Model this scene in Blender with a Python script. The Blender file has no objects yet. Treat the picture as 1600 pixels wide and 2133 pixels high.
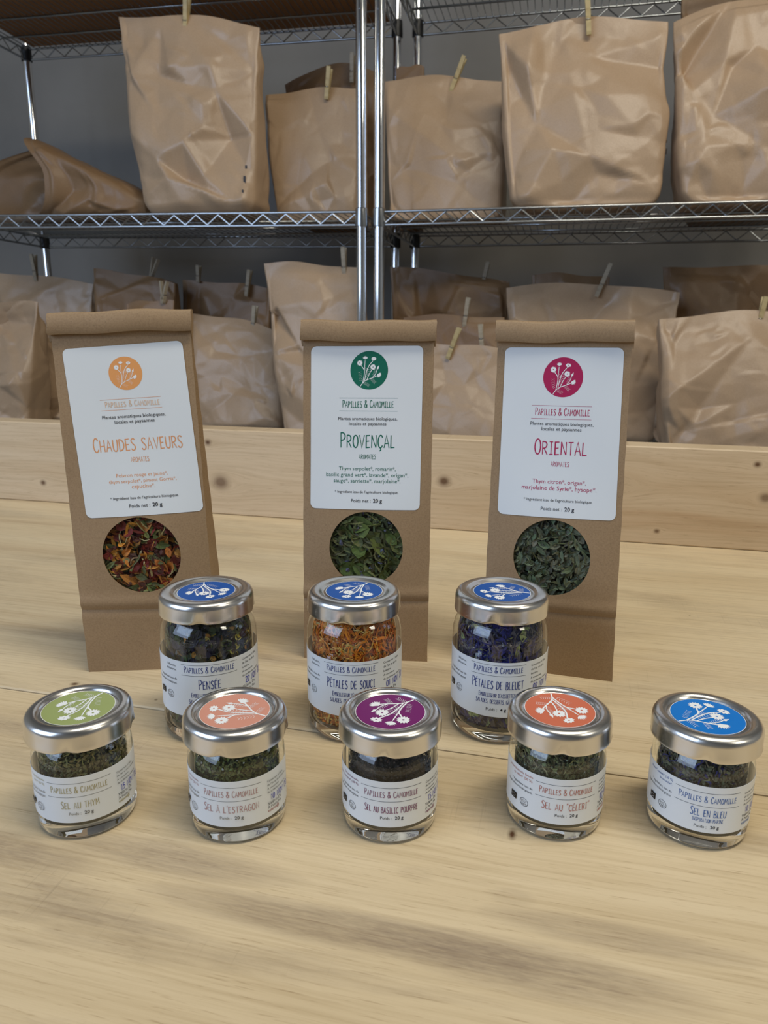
import bpy, math, random
import numpy as np
from mathutils import Vector, Matrix, noise as mnoise

# ------------------------------------------------------------------ camera
SC = bpy.context.scene
F_PX = 1532.4; PITCH = math.radians(13.686); ROLL = math.radians(0.30); CAM_H = 0.21643
cF = Vector((0, math.cos(PITCH), -math.sin(PITCH)))
cR0 = Vector((1, 0, 0)); cU0 = cR0.cross(cF)
cR = cR0 * math.cos(ROLL) + cU0 * math.sin(ROLL)
cU = cU0 * math.cos(ROLL) - cR0 * math.sin(ROLL)
C0 = Vector((0, 0, CAM_H))
cam_data = bpy.data.cameras.new('camera'); cam = bpy.data.objects.new('camera', cam_data)
SC.collection.objects.link(cam)
M = Matrix((cR, cU, -cF)).transposed().to_4x4(); M.translation = C0
cam.matrix_world = M
cam_data.sensor_fit = 'VERTICAL'; cam_data.sensor_height = 36.0
cam_data.lens = F_PX * 36.0 / 2133.0
cam_data.clip_start = 0.01; cam_data.clip_end = 30
cam_data.dof.use_dof = True; cam_data.dof.focus_distance = 0.385
cam_data.dof.aperture_fstop = (cam_data.lens * 0.001) / 0.0010
SC.camera = cam

# ------------------------------------------------------------------ world and lights
W = bpy.data.worlds.new('world'); SC.world = W; W.use_nodes = True
bg = W.node_tree.nodes['Background']; bg.inputs[0].default_value = (0.93, 0.95, 1.0, 1); bg.inputs[1].default_value = 0.08
def area(name, loc, target, sx, sy, power, col, spread=180):
    l = bpy.data.lights.new(name, 'AREA'); l.shape = 'RECTANGLE'; l.size = sx; l.size_y = sy
    l.energy = power; l.color = col; l.spread = math.radians(spread)
    o = bpy.data.objects.new(name, l); SC.collection.objects.link(o)
    o.location = loc
    d = (Vector(target) - Vector(loc)).normalized()
    o.rotation_euler = d.to_track_quat('-Z', 'Y').to_euler()
    return o
area('window_light', (-2.1, -0.9, 1.15), (0.0, 0.9, 0.3), 2.0, 1.4, 44, (0.56, 0.72, 1.0))
area('ceiling_light', (0.45, 0.0, 2.1), (0.25, 0.6, 0.0), 1.3, 0.30, 28, (1.0, 0.93, 0.79))
area('room_light', (2.0, -0.9, 1.9), (0.4, 1.9, 0.4), 0.6, 0.5, 15, (1.0, 0.93, 0.78))
SC.view_settings.view_transform = 'Standard'; SC.view_settings.look = 'None'
SC.view_settings.gamma = 1.0; SC.view_settings.use_curve_mapping = False
SC.view_settings.exposure = 0.0

# ------------------------------------------------------------------ helpers
def s2l(c):
    return tuple((x / 255 / 12.92 if x / 255 <= 0.04045 else ((x / 255 + 0.055) / 1.055) ** 2.4) for x in c)
def tag(o, label=None, cat=None, group=None, kind=None):
    if label: o['label'] = label
    if cat: o['category'] = cat
    if group: o['group'] = group
    if kind: o['kind'] = kind
    return o
def link(o, parent=None):
    SC.collection.objects.link(o)
    if parent is not None: o.parent = parent
    return o
def empty(name, loc=(0, 0, 0), rz=0.0):
    o = bpy.data.objects.new(name, None); o.empty_display_size = 0.02
    o.location = loc; o.rotation_euler = (0, 0, rz); link(o); return o
def mesh_obj(name, V, Fc, mats, parent=None, smooth=True, midx=None, col=None, sharp=None):
    me = bpy.data.meshes.new(name)
    me.from_pydata([tuple(map(float, v)) for v in V], [], [tuple(int(i) for i in f) for f in Fc])
    if not isinstance(mats, (list, tuple)): mats = [mats]
    for m in mats: me.materials.append(m)
    if midx is not None: me.polygons.foreach_set('material_index', np.array(midx, dtype=np.int32))
    me.polygons.foreach_set('use_smooth', np.full(len(me.polygons), bool(smooth)))
    if col is not None:
        a = me.color_attributes.new('tint', 'FLOAT_COLOR', 'POINT')
        c = np.ones((len(V), 4), dtype=np.float32); c[:, :3] = col
        a.data.foreach_set('color', c.ravel())
    me.update()
    if smooth and sharp: 
        try: me.set_sharp_from_angle(angle=math.radians(sharp))
        except Exception: pass
    o = bpy.data.objects.new(name, me); link(o, parent); return o
class MB:
    def __init__(s): s.v = []; s.f = []; s.m = []
    def add(s, V, Fc, mi=0):
        b = len(s.v); s.v += [tuple(v) for v in V]; s.f += [tuple(i + b for i in f) for f in Fc]; s.m += [mi] * len(Fc)
    def box(s, lo, hi, mi=0, bev=0.0, mat=None):
        x0, y0, z0 = lo; x1, y1, z1 = hi
        if bev <= 0:
            V = [(x, y, z) for z in (z0, z1) for y in (y0, y1) for x in (x0, x1)]
            Fc = [(0, 2, 3, 1), (4, 5, 7, 6), (0, 1, 5, 4), (2, 6, 7, 3), (0, 4, 6, 2), (1, 3, 7, 5)]
        else:
            b = bev; V = []; idx = {}
            for ix, x in enumerate((x0, x1)):
                for iy, y in enumerate((y0, y1)):
                    for iz, z in enumerate((z0, z1)):
                        sx, sy, sz = (1, -1)[ix], (1, -1)[iy], (1, -1)[iz]
                        for a, off in enumerate(((0, b, b), (b, 0, b), (b, b, 0))):
                            idx[ix, iy, iz, a] = len(V); V.append((x + sx * off[0], y + sy * off[1], z + sz * off[2]))
            I = lambda *k: idx[k]
            Fc = []
            for ix in (0, 1): Fc.append([I(ix, a, c, 0) for a, c in ((0, 0), (0, 1), (1, 1), (1, 0))])
            for iy in (0, 1): Fc.append([I(a, iy, c, 1) for a, c in ((0, 0), (1, 0), (1, 1), (0, 1))])
            for iz in (0, 1): Fc.append([I(a, c, iz, 2) for a, c in ((0, 0), (0, 1), (1, 1), (1, 0))])
            for a in (0, 1):
                for c in (0, 1):
                    Fc.append([I(a, c, 0, 0), I(a, c, 1, 0), I(a, c, 1, 1), I(a, c, 0, 1)])
                    Fc.append([I(a, 0, c, 0), I(a, 1, c, 0), I(a, 1, c, 2), I(a, 0, c, 2)])
                    Fc.append([I(0, a, c, 1), I(1, a, c, 1), I(1, a, c, 2), I(0, a, c, 2)])
                    for e in (0, 1): Fc.append([I(a, c, e, 0), I(a, c, e, 1), I(a, c, e, 2)])
            cen = Vector(((x0 + x1) / 2, (y0 + y1) / 2, (z0 + z1) / 2)); out = []
            for f in Fc:
                p = [Vector(V[i]) for i in f]; n = (p[1] - p[0]).cross(p[2] - p[0])
                m = sum(p, Vector()) / len(p) - cen
                out.append(f if n.dot(m) > 0 else f[::-1])
            Fc = out
        if mat: V = [mat @ Vector(v) for v in V]
        s.add(V, Fc, mi)
    def tube(s, pts, r, n=6, mi=0, cap=True, radii=None):
        pts = [Vector(p) for p in pts]; rings = []; V = []; Fc = []
        for i, p in enumerate(pts):
            t = (pts[min(i + 1, len(pts) - 1)] - pts[max(i - 1, 0)]).normalized()
            a = Vector((0, 0, 1)) if abs(t.z) < 0.9 else Vector((1, 0, 0))
            e1 = t.cross(a).normalized(); e2 = t.cross(e1)
            rr = radii[i] if radii else r
            for k in range(n):
                an = 2 * math.pi * k / n; V.append(p + e1 * rr * math.cos(an) + e2 * rr * math.sin(an))
        for i in range(len(pts) - 1):
            for k in range(n):
                Fc.append((i * n + k, i * n + (k + 1) % n, (i + 1) * n + (k + 1) % n, (i + 1) * n + k))
        if cap: Fc.append(tuple(range(n - 1, -1, -1))); Fc.append(tuple(range((len(pts) - 1) * n, len(pts) * n)))
        s.add(V, Fc, mi)
    def lathe(s, prof, n=64, mi=0, mod=None, close=False, cx=0, cy=0):
        V = []; Fc = []; ring = []
        for (r, z) in prof:
            if r < 1e-7: ring.append((len(V), 1)); V.append((cx, cy, z))
            else:
                ring.append((len(V), n))
                for k in range(n):
                    a = 2 * math.pi * k / n; rr, zz = (r, z) if mod is None else mod(r, z, a)
                    V.append((cx + rr * math.cos(a), cy + rr * math.sin(a), zz))
        m = mi if isinstance(mi, list) else [mi] * (len(prof) - 1)
        for i in range(len(prof) - 1):
            (a, na), (b, nb) = ring[i], ring[i + 1]; Fc = []
            for k in range(n):
                k2 = (k + 1) % n
                if na == n and nb == n: Fc.append((a + k, a + k2, b + k2, b + k))
                elif na == n: Fc.append((a + k, a + k2, b))
                elif nb == n: Fc.append((a, b + k2, b + k))
            if i == 0: base = len(s.v); s.v += [tuple(v) for v in V]
            s.f += [tuple(j + base for j in f) for f in Fc]; s.m += [m[i]] * len(Fc)
    def build(s, name, mats, parent=None, smooth=False, sharp=None):
        return mesh_obj(name, s.v, s.f, mats, parent, smooth, s.m, None, sharp)

# ------------------------------------------------------------------ materials
def mat(name):
    m = bpy.data.materials.new(name); m.use_nodes = True; nt = m.node_tree
    return m, nt, nt.nodes['Principled BSDF']
def N(nt, t, **kw):
    n = nt.nodes.new(t)
    for k, v in kw.items():
        if k.startswith('i_'): n.inputs[int(k[2:])].default_value = v
        else: setattr(n, k, v)
    return n
def ramp(nt, stops, fac):
    n = nt.nodes.new('ShaderNodeValToRGB'); e = n.color_ramp.elements
    while len(e) < len(stops): e.new(0.5)
    for i, (p, c) in enumerate(stops): e[i].position = p; e[i].color = (*c, 1) if len(c) == 3 else c
    nt.links.new(fac, n.inputs[0]); return n.outputs[0]
def mixc(nt, fac, a, b, mode='MIX'):
    n = nt.nodes.new('ShaderNodeMix'); n.data_type = 'RGBA'; n.blend_type = mode
    for k, v in ((0, fac), (6, a), (7, b)):
        if hasattr(v, 'links'): nt.links.new(v, n.inputs[k])
        else: n.inputs[k].default_value = v if k == 0 else (*v, 1)
    return n.outputs[2]
def mth(nt, op, a, b=None, c=None, clamp=False):
    n = nt.nodes.new('ShaderNodeMath'); n.operation = op; n.use_clamp = clamp
    for k, v in enumerate((a, b, c)):
        if v is None: continue
        if hasattr(v, 'links'): nt.links.new(v, n.inputs[k])
        else: n.inputs[k].default_value = v
    return n.outputs[0]
def noise(nt, vec, scale, detail=4, rough=0.5, dist=0.0):
    n = nt.nodes.new('ShaderNodeTexNoise'); n.inputs['Scale'].default_value = scale
    n.inputs['Detail'].default_value = detail; n.inputs['Roughness'].default_value = rough
    n.inputs['Distortion'].default_value = dist; nt.links.new(vec, n.inputs['Vector']); return n.outputs['Fac']
def mapping(nt, vec, scale=(1, 1, 1), loc=(0, 0, 0), rot=(0, 0, 0)):
    n = nt.nodes.new('ShaderNodeMapping'); n.inputs['Scale'].default_value = scale
    n.inputs['Location'].default_value = loc; n.inputs['Rotation'].default_value = rot
    nt.links.new(vec, n.inputs['Vector']); return n.outputs[0]
def objco(nt): return nt.nodes.new('ShaderNodeTexCoord').outputs['Object']
def bump(nt, b, h, strength, dist):
    n = nt.nodes.new('ShaderNodeBump'); n.inputs['Strength'].default_value = strength; n.inputs['Distance'].default_value = dist
    nt.links.new(h, n.inputs['Height']); nt.links.new(n.outputs[0], b.inputs['Normal'])
def flat(name, col, rough=0.6, metal=0.0, spec=0.5):
    m, nt, b = mat(name); b.inputs['Base Color'].default_value = (*col, 1); b.inputs['Roughness'].default_value = rough
    b.inputs['Metallic'].default_value = metal; b.inputs['Specular IOR Level'].default_value = spec
    return m
def wood(name, knots, light, mid, dark, stain=0.0, spots=(), axis='y', grain=1.0, rough=0.5, seed=0.0):
    # knots: (x, y, size, darkness) in object space; grain runs along x, 'axis' is the across axis
    m, nt, b = mat(name); co = objco(nt)
    sep = nt.nodes.new('ShaderNodeSeparateXYZ'); nt.links.new(co, sep.inputs[0])
    X = sep.outputs[0]; Y = sep.outputs[1] if axis == 'y' else sep.outputs[2]
    bend = None; kd = []
    for (kx, ky, ks, kk, *asp) in knots:
        dx = mth(nt, 'DIVIDE', mth(nt, 'SUBTRACT', X, kx), ks * 2.2)
        dy = mth(nt, 'DIVIDE', mth(nt, 'SUBTRACT', Y, ky), ks)
        d2 = mth(nt, 'ADD', mth(nt, 'MULTIPLY', dx, dx), mth(nt, 'MULTIPLY', dy, dy))
        g = mth(nt, 'DIVIDE', ks * 1.6, mth(nt, 'ADD', d2, 1.0))
        g = mth(nt, 'MULTIPLY', g, dy)
        bend = g if bend is None else mth(nt, 'ADD', bend, g)
        dx2 = mth(nt, 'DIVIDE', mth(nt, 'SUBTRACT', X, kx), ks * 0.95 * (asp[0] if asp else 1))
        dy2 = mth(nt, 'DIVIDE', mth(nt, 'SUBTRACT', Y, ky), ks * 0.8)
        dd = mth(nt, 'SQRT', mth(nt, 'ADD', mth(nt, 'MULTIPLY', dx2, dx2), mth(nt, 'MULTIPLY', dy2, dy2)))
        kd.append((dd, kk))
    Yb = Y if bend is None else mth(nt, 'SUBTRACT', Y, bend)
    cmb = nt.nodes.new('ShaderNodeCombineXYZ'); nt.links.new(X, cmb.inputs[0]); nt.links.new(Yb, cmb.inputs[1])
    cmb.inputs[2].default_value = seed
    P = cmb.outputs[0]
    low = noise(nt, mapping(nt, P, (1.3, 16 * grain, 1), (seed, 0, 0)), 1.0, 5, 0.55, 0.8)
    fine = noise(nt, mapping(nt, P, (9, 420 * grain, 1)), 1.0, 4, 0.6)
    cell = noise(nt, mapping(nt, P, (45, 900, 1)), 1.0, 3, 0.7)
    c = ramp(nt, [(0.28, dark), (0.42, mid), (0.56, light), (0.72, mid)], low)
    fr = ramp(nt, [(0.30, (0.80, 0.77, 0.72)), (0.55, (1, 1, 1))], fine)
    c = mixc(nt, 0.75, c, fr, 'MULTIPLY')
    cr = ramp(nt, [(0.28, (0.62, 0.56, 0.50)), (0.42, (1, 1, 1))], cell)
    c = mixc(nt, 0.75, c, cr, 'MULTIPLY')
    if stain > 0:
        st = noise(nt, mapping(nt, P, (3.2, 13, 1), (3.1, 1.7, 0)), 1.0, 6, 0.62, 0.5)
        sf = ramp(nt, [(0.50, (0, 0, 0)), (0.68, (1, 1, 1))], st)
        tex = noise(nt, mapping(nt, P, (60, 500, 1)), 1.0, 3, 0.8)
        tf = ramp(nt, [(0.30, (0.85, 0.85, 0.85)), (0.66, (0.40, 0.40, 0.40))], tex)
        f = mth(nt, 'MULTIPLY', mth(nt, 'MULTIPLY', sf, tf), stain)
        c = mixc(nt, f, c, s2l((128, 110, 92)))
        for (sx, sy, rx, ry, kk) in spots:
            dx = mth(nt, 'DIVIDE', mth(nt, 'SUBTRACT', X, sx), rx); dy = mth(nt, 'DIVIDE', mth(nt, 'SUBTRACT', Y, sy), ry)
            d2 = mth(nt, 'ADD', mth(nt, 'MULTIPLY', dx, dx), mth(nt, 'MULTIPLY', dy, dy))
            wv = mth(nt, 'ADD', d2, mth(nt, 'MULTIPLY', mth(nt, 'SUBTRACT', st, 0.5), 3.0))
            ff = ramp(nt, [(0.1, (1, 1, 1)), (1.0, (0, 0, 0))], wv)
            c = mixc(nt, mth(nt, 'MULTIPLY', mth(nt, 'MULTIPLY', ff, tf), kk * 0.8), c, s2l((118, 100, 86)))
        cross = noise(nt, mapping(nt, P, (700, 14, 1)), 1.0, 2, 0.6)
        cf = ramp(nt, [(0.60, (0, 0, 0)), (0.72, (1, 1, 1))], cross)
        c = mixc(nt, mth(nt, 'MULTIPLY', mth(nt, 'MULTIPLY', cf, sf), 0.35), c, s2l((120, 104, 84)))
        sp = nt.nodes.new('ShaderNodeTexVoronoi'); sp.inputs['Scale'].default_value = 26.0
        nt.links.new(co, sp.inputs['Vector'])
        f2 = ramp(nt, [(0.020, (1, 1, 1)), (0.032, (0, 0, 0))], sp.outputs['Distance'])
        c = mixc(nt, mth(nt, 'MULTIPLY', f2, 0.6), c, s2l((96, 72, 50)))
    for dd, kk in kd:
        wob = mth(nt, 'ADD', dd, mth(nt, 'MULTIPLY', mth(nt, 'SUBTRACT', low, 0.5), 0.9))
        f = ramp(nt, [(0.25, (1, 1, 1)), (0.62, (0.35, 0.35, 0.35)), (1.3, (0, 0, 0))], mth(nt, 'DIVIDE', wob, 1.4))
        c = mixc(nt, mth(nt, 'MULTIPLY', f, kk), c, s2l((92, 62, 38)))
    nt.links.new(c, b.inputs['Base Color'])
    b.inputs['Roughness'].default_value = rough; b.inputs['Specular IOR Level'].default_value = 0.35
    bump(nt, b, mth(nt, 'ADD', fine, cell), 0.12, 0.0006)
    return m
def kraft(name, c1, c2, rough=0.55, speck=True, scale=1.0, bs=0.15, bd=0.0005, spec=0.4):
    m, nt, b = mat(name); co = objco(nt)
    a = noise(nt, mapping(nt, co, (1, 1, 1)), 900 * scale, 3, 0.7)
    l = noise(nt, mapping(nt, co, (1, 1, 1)), 18 * scale, 4, 0.6)
    c = ramp(nt, [(0.32, c2), (0.62, c1)], a)
    c = mixc(nt, 0.35, c, ramp(nt, [(0.3, tuple(x * 0.82 for x in c1)), (0.7, tuple(min(1, x * 1.12) for x in c1))], l))
    if speck:
        v = nt.nodes.new('ShaderNodeTexVoronoi'); v.inputs['Scale'].default_value = 420; nt.links.new(co, v.inputs['Vector'])
        f = ramp(nt, [(0.12, (1, 1, 1)), (0.22, (0, 0, 0))], v.outputs['Distance'])
        c = mixc(nt, mth(nt, 'MULTIPLY', f, 0.25), c, tuple(x * 0.45 for x in c1))
    nt.links.new(c, b.inputs['Base Color']); b.inputs['Roughness'].default_value = rough
    b.inputs['Specular IOR Level'].default_value = spec
    bump(nt, b, mth(nt, 'ADD', a, mth(nt, 'MULTIPLY', l, 2.0)), bs, bd)
    return m
def metal(name, col, rough, brushed=0.0):
    m, nt, b = mat(name); b.inputs['Base Color'].default_value = (*col, 1); b.inputs['Metallic'].default_value = 1.0
    co = objco(nt); n = noise(nt, mapping(nt, co, (1, 1, 1)), 60, 2, 0.5)
    r = nt.nodes.new('ShaderNodeMapRange'); nt.links.new(n, r.inputs[0])
    r.inputs[3].default_value = rough * 0.8; r.inputs[4].default_value = rough * 1.25
    nt.links.new(r.outputs[0], b.inputs['Roughness'])
    if brushed: bump(nt, b, noise(nt, mapping(nt, co, (1, 1, 1)), 1400, 2, 0.6), brushed, 0.0002)
    return m
def thin_clear(name, ior, tint, rough=0.0, k=1.0):
    m, nt, b = mat(name); nt.nodes.remove(b); out = nt.nodes['Material Output']
    t = N(nt, 'ShaderNodeBsdfTransparent'); t.inputs[0].default_value = (*tint, 1)
    g = N(nt, 'ShaderNodeBsdfGlossy'); g.inputs['Roughness'].default_value = rough; g.inputs[0].default_value = (1, 1, 1, 1)
    lw = N(nt, 'ShaderNodeLayerWeight'); lw.inputs[0].default_value = 0.5
    r0 = ((ior - 1) / (ior + 1)) ** 2
    f = mth(nt, 'ADD', mth(nt, 'MULTIPLY', mth(nt, 'POWER', lw.outputs['Facing'], 5.0), 1 - r0), r0)
    mx = N(nt, 'ShaderNodeMixShader'); nt.links.new(mth(nt, 'MULTIPLY', f, k, clamp=True), mx.inputs[0])
    nt.links.new(t.outputs[0], mx.inputs[1]); nt.links.new(g.outputs[0], mx.inputs[2]); nt.links.new(mx.outputs[0], out.inputs[0])
    return m
def tinted(name, rough=0.6, spec=0.3):
    m, nt, b = mat(name); a = N(nt, 'ShaderNodeAttribute'); a.attribute_name = 'tint'
    n = noise(nt, objco(nt), 1500, 3, 0.6)
    c = mixc(nt, 0.6, a.outputs['Color'], ramp(nt, [(0.3, (0.55, 0.55, 0.55)), (0.7, (1.3, 1.3, 1.3))], n), 'MULTIPLY')
    nt.links.new(c, b.inputs['Base Color']); b.inputs['Roughness'].default_value = rough; b.inputs['Specular IOR Level'].default_value = spec
    return m

M_table_f = wood('table_front_wood', [(-0.0132, 0.3096, 0.0048, 1.0, 0.42), (-0.22, 0.10, 0.002, 0.5)],
                 s2l((216, 196, 160)), s2l((207, 186, 149)), s2l((190, 167, 130)), stain=0.75, seed=1.0,
                 spots=((-0.23, 0.245, 0.06, 0.012, 1.0), (-0.155, 0.258, 0.06, 0.011, 0.9), (-0.07, 0.240, 0.09, 0.010, 0.9), (-0.16, 0.222, 0.05, 0.006, .7),
                        (0.0, 0.238, 0.06, 0.012, 0.8), (0.03, 0.262, 0.05, 0.007, .6), (-0.05, 0.275, 0.008, 0.005, .2), (-0.01, 0.272, 0.009, 0.005, .25), (-0.28, 0.33, 0.12, 0.010, .6), (0.1, 0.33, 0.1, 0.01, .4)))
M_table_b = wood('table_back_wood', [(-0.2926, 0.0146, 0.0030, 0.9), (0.25, 0.18, 0.0015, 0.7), (0.20, 0.30, 0.0015, 0.6)],
                 s2l((217, 199, 165)), s2l((209, 189, 154)), s2l((192, 169, 135)), stain=0.6, seed=7.0,
                 spots=((-0.30, 0.08, 0.15, 0.010, .8), (-0.10, 0.09, 0.12, 0.016, .6), (-0.25, 0.16, 0.16, 0.012, .7), (-0.05, 0.05, 0.08, 0.008, .6), (0.25, 0.13, 0.12, 0.010, .5)))
M_board = wood('pine_board_wood', [(-0.4186, 0.0875, 0.0055, 1.0), (-0.4041, 0.0397, 0.012, 0.75), (-0.6556, 0.0254, 0.005, 0.9), (-0.1316, 0.0555, 0.008, 0.9),
                                   (0.1856, 0.0898, 0.0042, 0.95), (0.1971, 0.056, 0.007, 0.7), (0.0966, 0.0141, 0.003, 0.8), (0.05, 0.062, 0.012, 0.10)],
               s2l((212, 190, 158)), s2l((204, 180, 146)), s2l((190, 160, 124)), axis='z', grain=0.8, seed=4.0)
M_endgrain = flat('table_leg_wood', s2l((170, 145, 105)), 0.6)
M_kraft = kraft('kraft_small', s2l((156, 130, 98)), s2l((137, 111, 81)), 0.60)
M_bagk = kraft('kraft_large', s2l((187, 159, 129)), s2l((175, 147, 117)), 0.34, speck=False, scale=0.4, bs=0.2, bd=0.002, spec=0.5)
M_bagd = kraft('kraft_large_brown_shaded', s2l((142, 112, 80)), s2l((130, 100, 70)), 0.40, speck=False, scale=0.4, bs=0.2, bd=0.002, spec=0.4)  # brown kraft with rear-shelf shade put into the colour; lying bag wears it too
M_label = flat('label_paper', (0.73, 0.77, 0.795), 0.32, spec=0.5)
M_white = flat('print_white', (0.85, 0.87, 0.88), 0.4)
M_lid = metal('lid_metal', (0.74, 0.72, 0.69), 0.24)
M_chrome = metal('chrome', (0.82, 0.83, 0.85), 0.10)
M_wire = metal('wire_metal', (0.50, 0.52, 0.53), 0.22)
M_collar = metal('collar_metal', (0.45, 0.46, 0.47), 0.2)
M_plastic = flat('black_plastic', (0.012, 0.012, 0.013), 0.45)
M_glass = thin_clear('jar_wall_glass', 1.5, (0.97, 0.985, 0.975), 0.0, 1.0)
M_film = thin_clear('window_film', 1.35, (0.96, 0.96, 0.96), 0.12, 0.8)
mg, ntg, bgl = mat('jar_base_glass'); bgl.inputs['Base Color'].default_value = (0.97, 0.99, 0.985, 1)
bgl.inputs['Transmission Weight'].default_value = 1.0; bgl.inputs['Roughness'].default_value = 0.0; bgl.inputs['IOR'].default_value = 1.5
M_glassb = mg
M_tint = tinted('dried_plants')
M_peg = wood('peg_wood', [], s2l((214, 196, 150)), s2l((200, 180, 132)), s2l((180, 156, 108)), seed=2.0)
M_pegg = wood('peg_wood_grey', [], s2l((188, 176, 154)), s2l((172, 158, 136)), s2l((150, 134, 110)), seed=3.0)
M_card = kraft('cardboard', s2l((196, 146, 100)), s2l((178, 130, 88)), 0.8, speck=False, scale=0.3)
M_wall = None
def wallmat():
    m, nt, b = mat('wall_paint'); n = noise(nt, objco(nt), 3, 5, 0.6)
    nt.links.new(ramp(nt, [(0.3, (0.225, 0.213, 0.195)), (0.7, (0.26, 0.246, 0.226))], n), b.inputs['Base Color'])
    b.inputs['Roughness'].default_value = 0.8; bump(nt, b, noise(nt, objco(nt), 160, 3, 0.6), 0.15, 0.002); return m
M_wall = wallmat()
M_floor = flat('floor_tiles', (0.16, 0.15, 0.14), 0.5)
INK = {}
def ink(rgb):
    if rgb not in INK: INK[rgb] = flat('ink_%d' % len(INK), s2l(rgb), 0.45, spec=0.3)
    return INK[rgb]
BLACK = (42, 42, 48)

# ------------------------------------------------------------------ pixel rays of the survey of the photograph (used only to find real positions)
def ray(u, v): return (cF + cR * ((u - 800) / F_PX) + cU * ((1066.5 - v) / F_PX))
def on_plane(u, v, P0, n):
    d = ray(u, v); t = (P0 - C0).dot(n) / d.dot(n); return C0 + d * t

# ------------------------------------------------------------------ the room and the table
YT = math.radians(-14.1)
tu = Vector((math.cos(YT), math.sin(YT), 0)); tn = Vector((-math.sin(YT), math.cos(YT), 0))
def struct(o): o['kind'] = 'structure'; return o
b = MB(); b.box((-4, -3, -0.80), (4, 4, -0.75)); struct(b.build('floor', M_floor))
YW = math.radians(-12)
b = MB(); b.box((-3.5, 0, -0.75), (3.5, 0.1, 2.6)); wl = b.build('wall_back', M_wall); struct(wl)
wl.location = (0, 2.72, 0); wl.rotation_euler = (0, 0, YW)

M_wall2 = flat('room_paint', (0.50, 0.50, 0.48), 0.7)
def room(name, lo, hi):
    b = MB(); b.box(lo, hi); o = struct(b.build(name, M_wall2)); o.rotation_euler = (0, 0, YW); return o
room('wall_left', (-2.9, -2.6, -0.75), (-2.8, 3.0, 2.6)); room('wall_right', (2.8, -2.6, -0.75), (2.9, 3.0, 2.6))
room('wall_front', (-2.9, -2.7, -0.75), (2.9, -2.6, 2.6)); room('ceiling', (-2.9, -2.7, 2.6), (2.9, 3.0, 2.7))
table = empty('wooden_table', (0, 0, -0.75), YT)
tag(table, 'pale pine worktable of long planks under the jars and herb bags', 'table')
def tbl(V): return V
def plank(n0, n1, m, seedx=0):
    b = MB(); b.box((-1.02, 0, -0.028), (0.95, n1 - n0, 0), bev=0.0008)
    o = b.build('plank', m, table); o.location = (0, n0, 0.75); return o
SEAM = 0.3498
plank(-0.02, SEAM - 0.0008, M_table_f)
plank(SEAM + 0.0008, 0.836, M_table_b)
for sx in (-0.95, 0.82):
    for sy in (0.04, 0.74):
        b = MB(); b.box((sx, sy, 0.0), (sx + 0.06, sy + 0.06, 0.722), bev=0.003); b.build('leg', M_endgrain, table)
b = MB()
for sx in (-0.9, -0.3, 0.3, 0.8): b.box((sx, 0.0, 0.702), (sx + 0.05, 0.82, 0.7219))
b.build('crossbar', M_endgrain, table)

b = MB(); b.box((-1.02, 0, 0), (0.95, 0.034, 0.1035), bev=0.0012)
bd = b.build('wooden_board', M_board); p = tn * 0.798
bd.location = (p.x, p.y, 0.0003); bd.rotation_euler = (0, 0, YT)
tag(bd, 'knotty pine board standing on edge along the back of the table', 'board')

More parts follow.
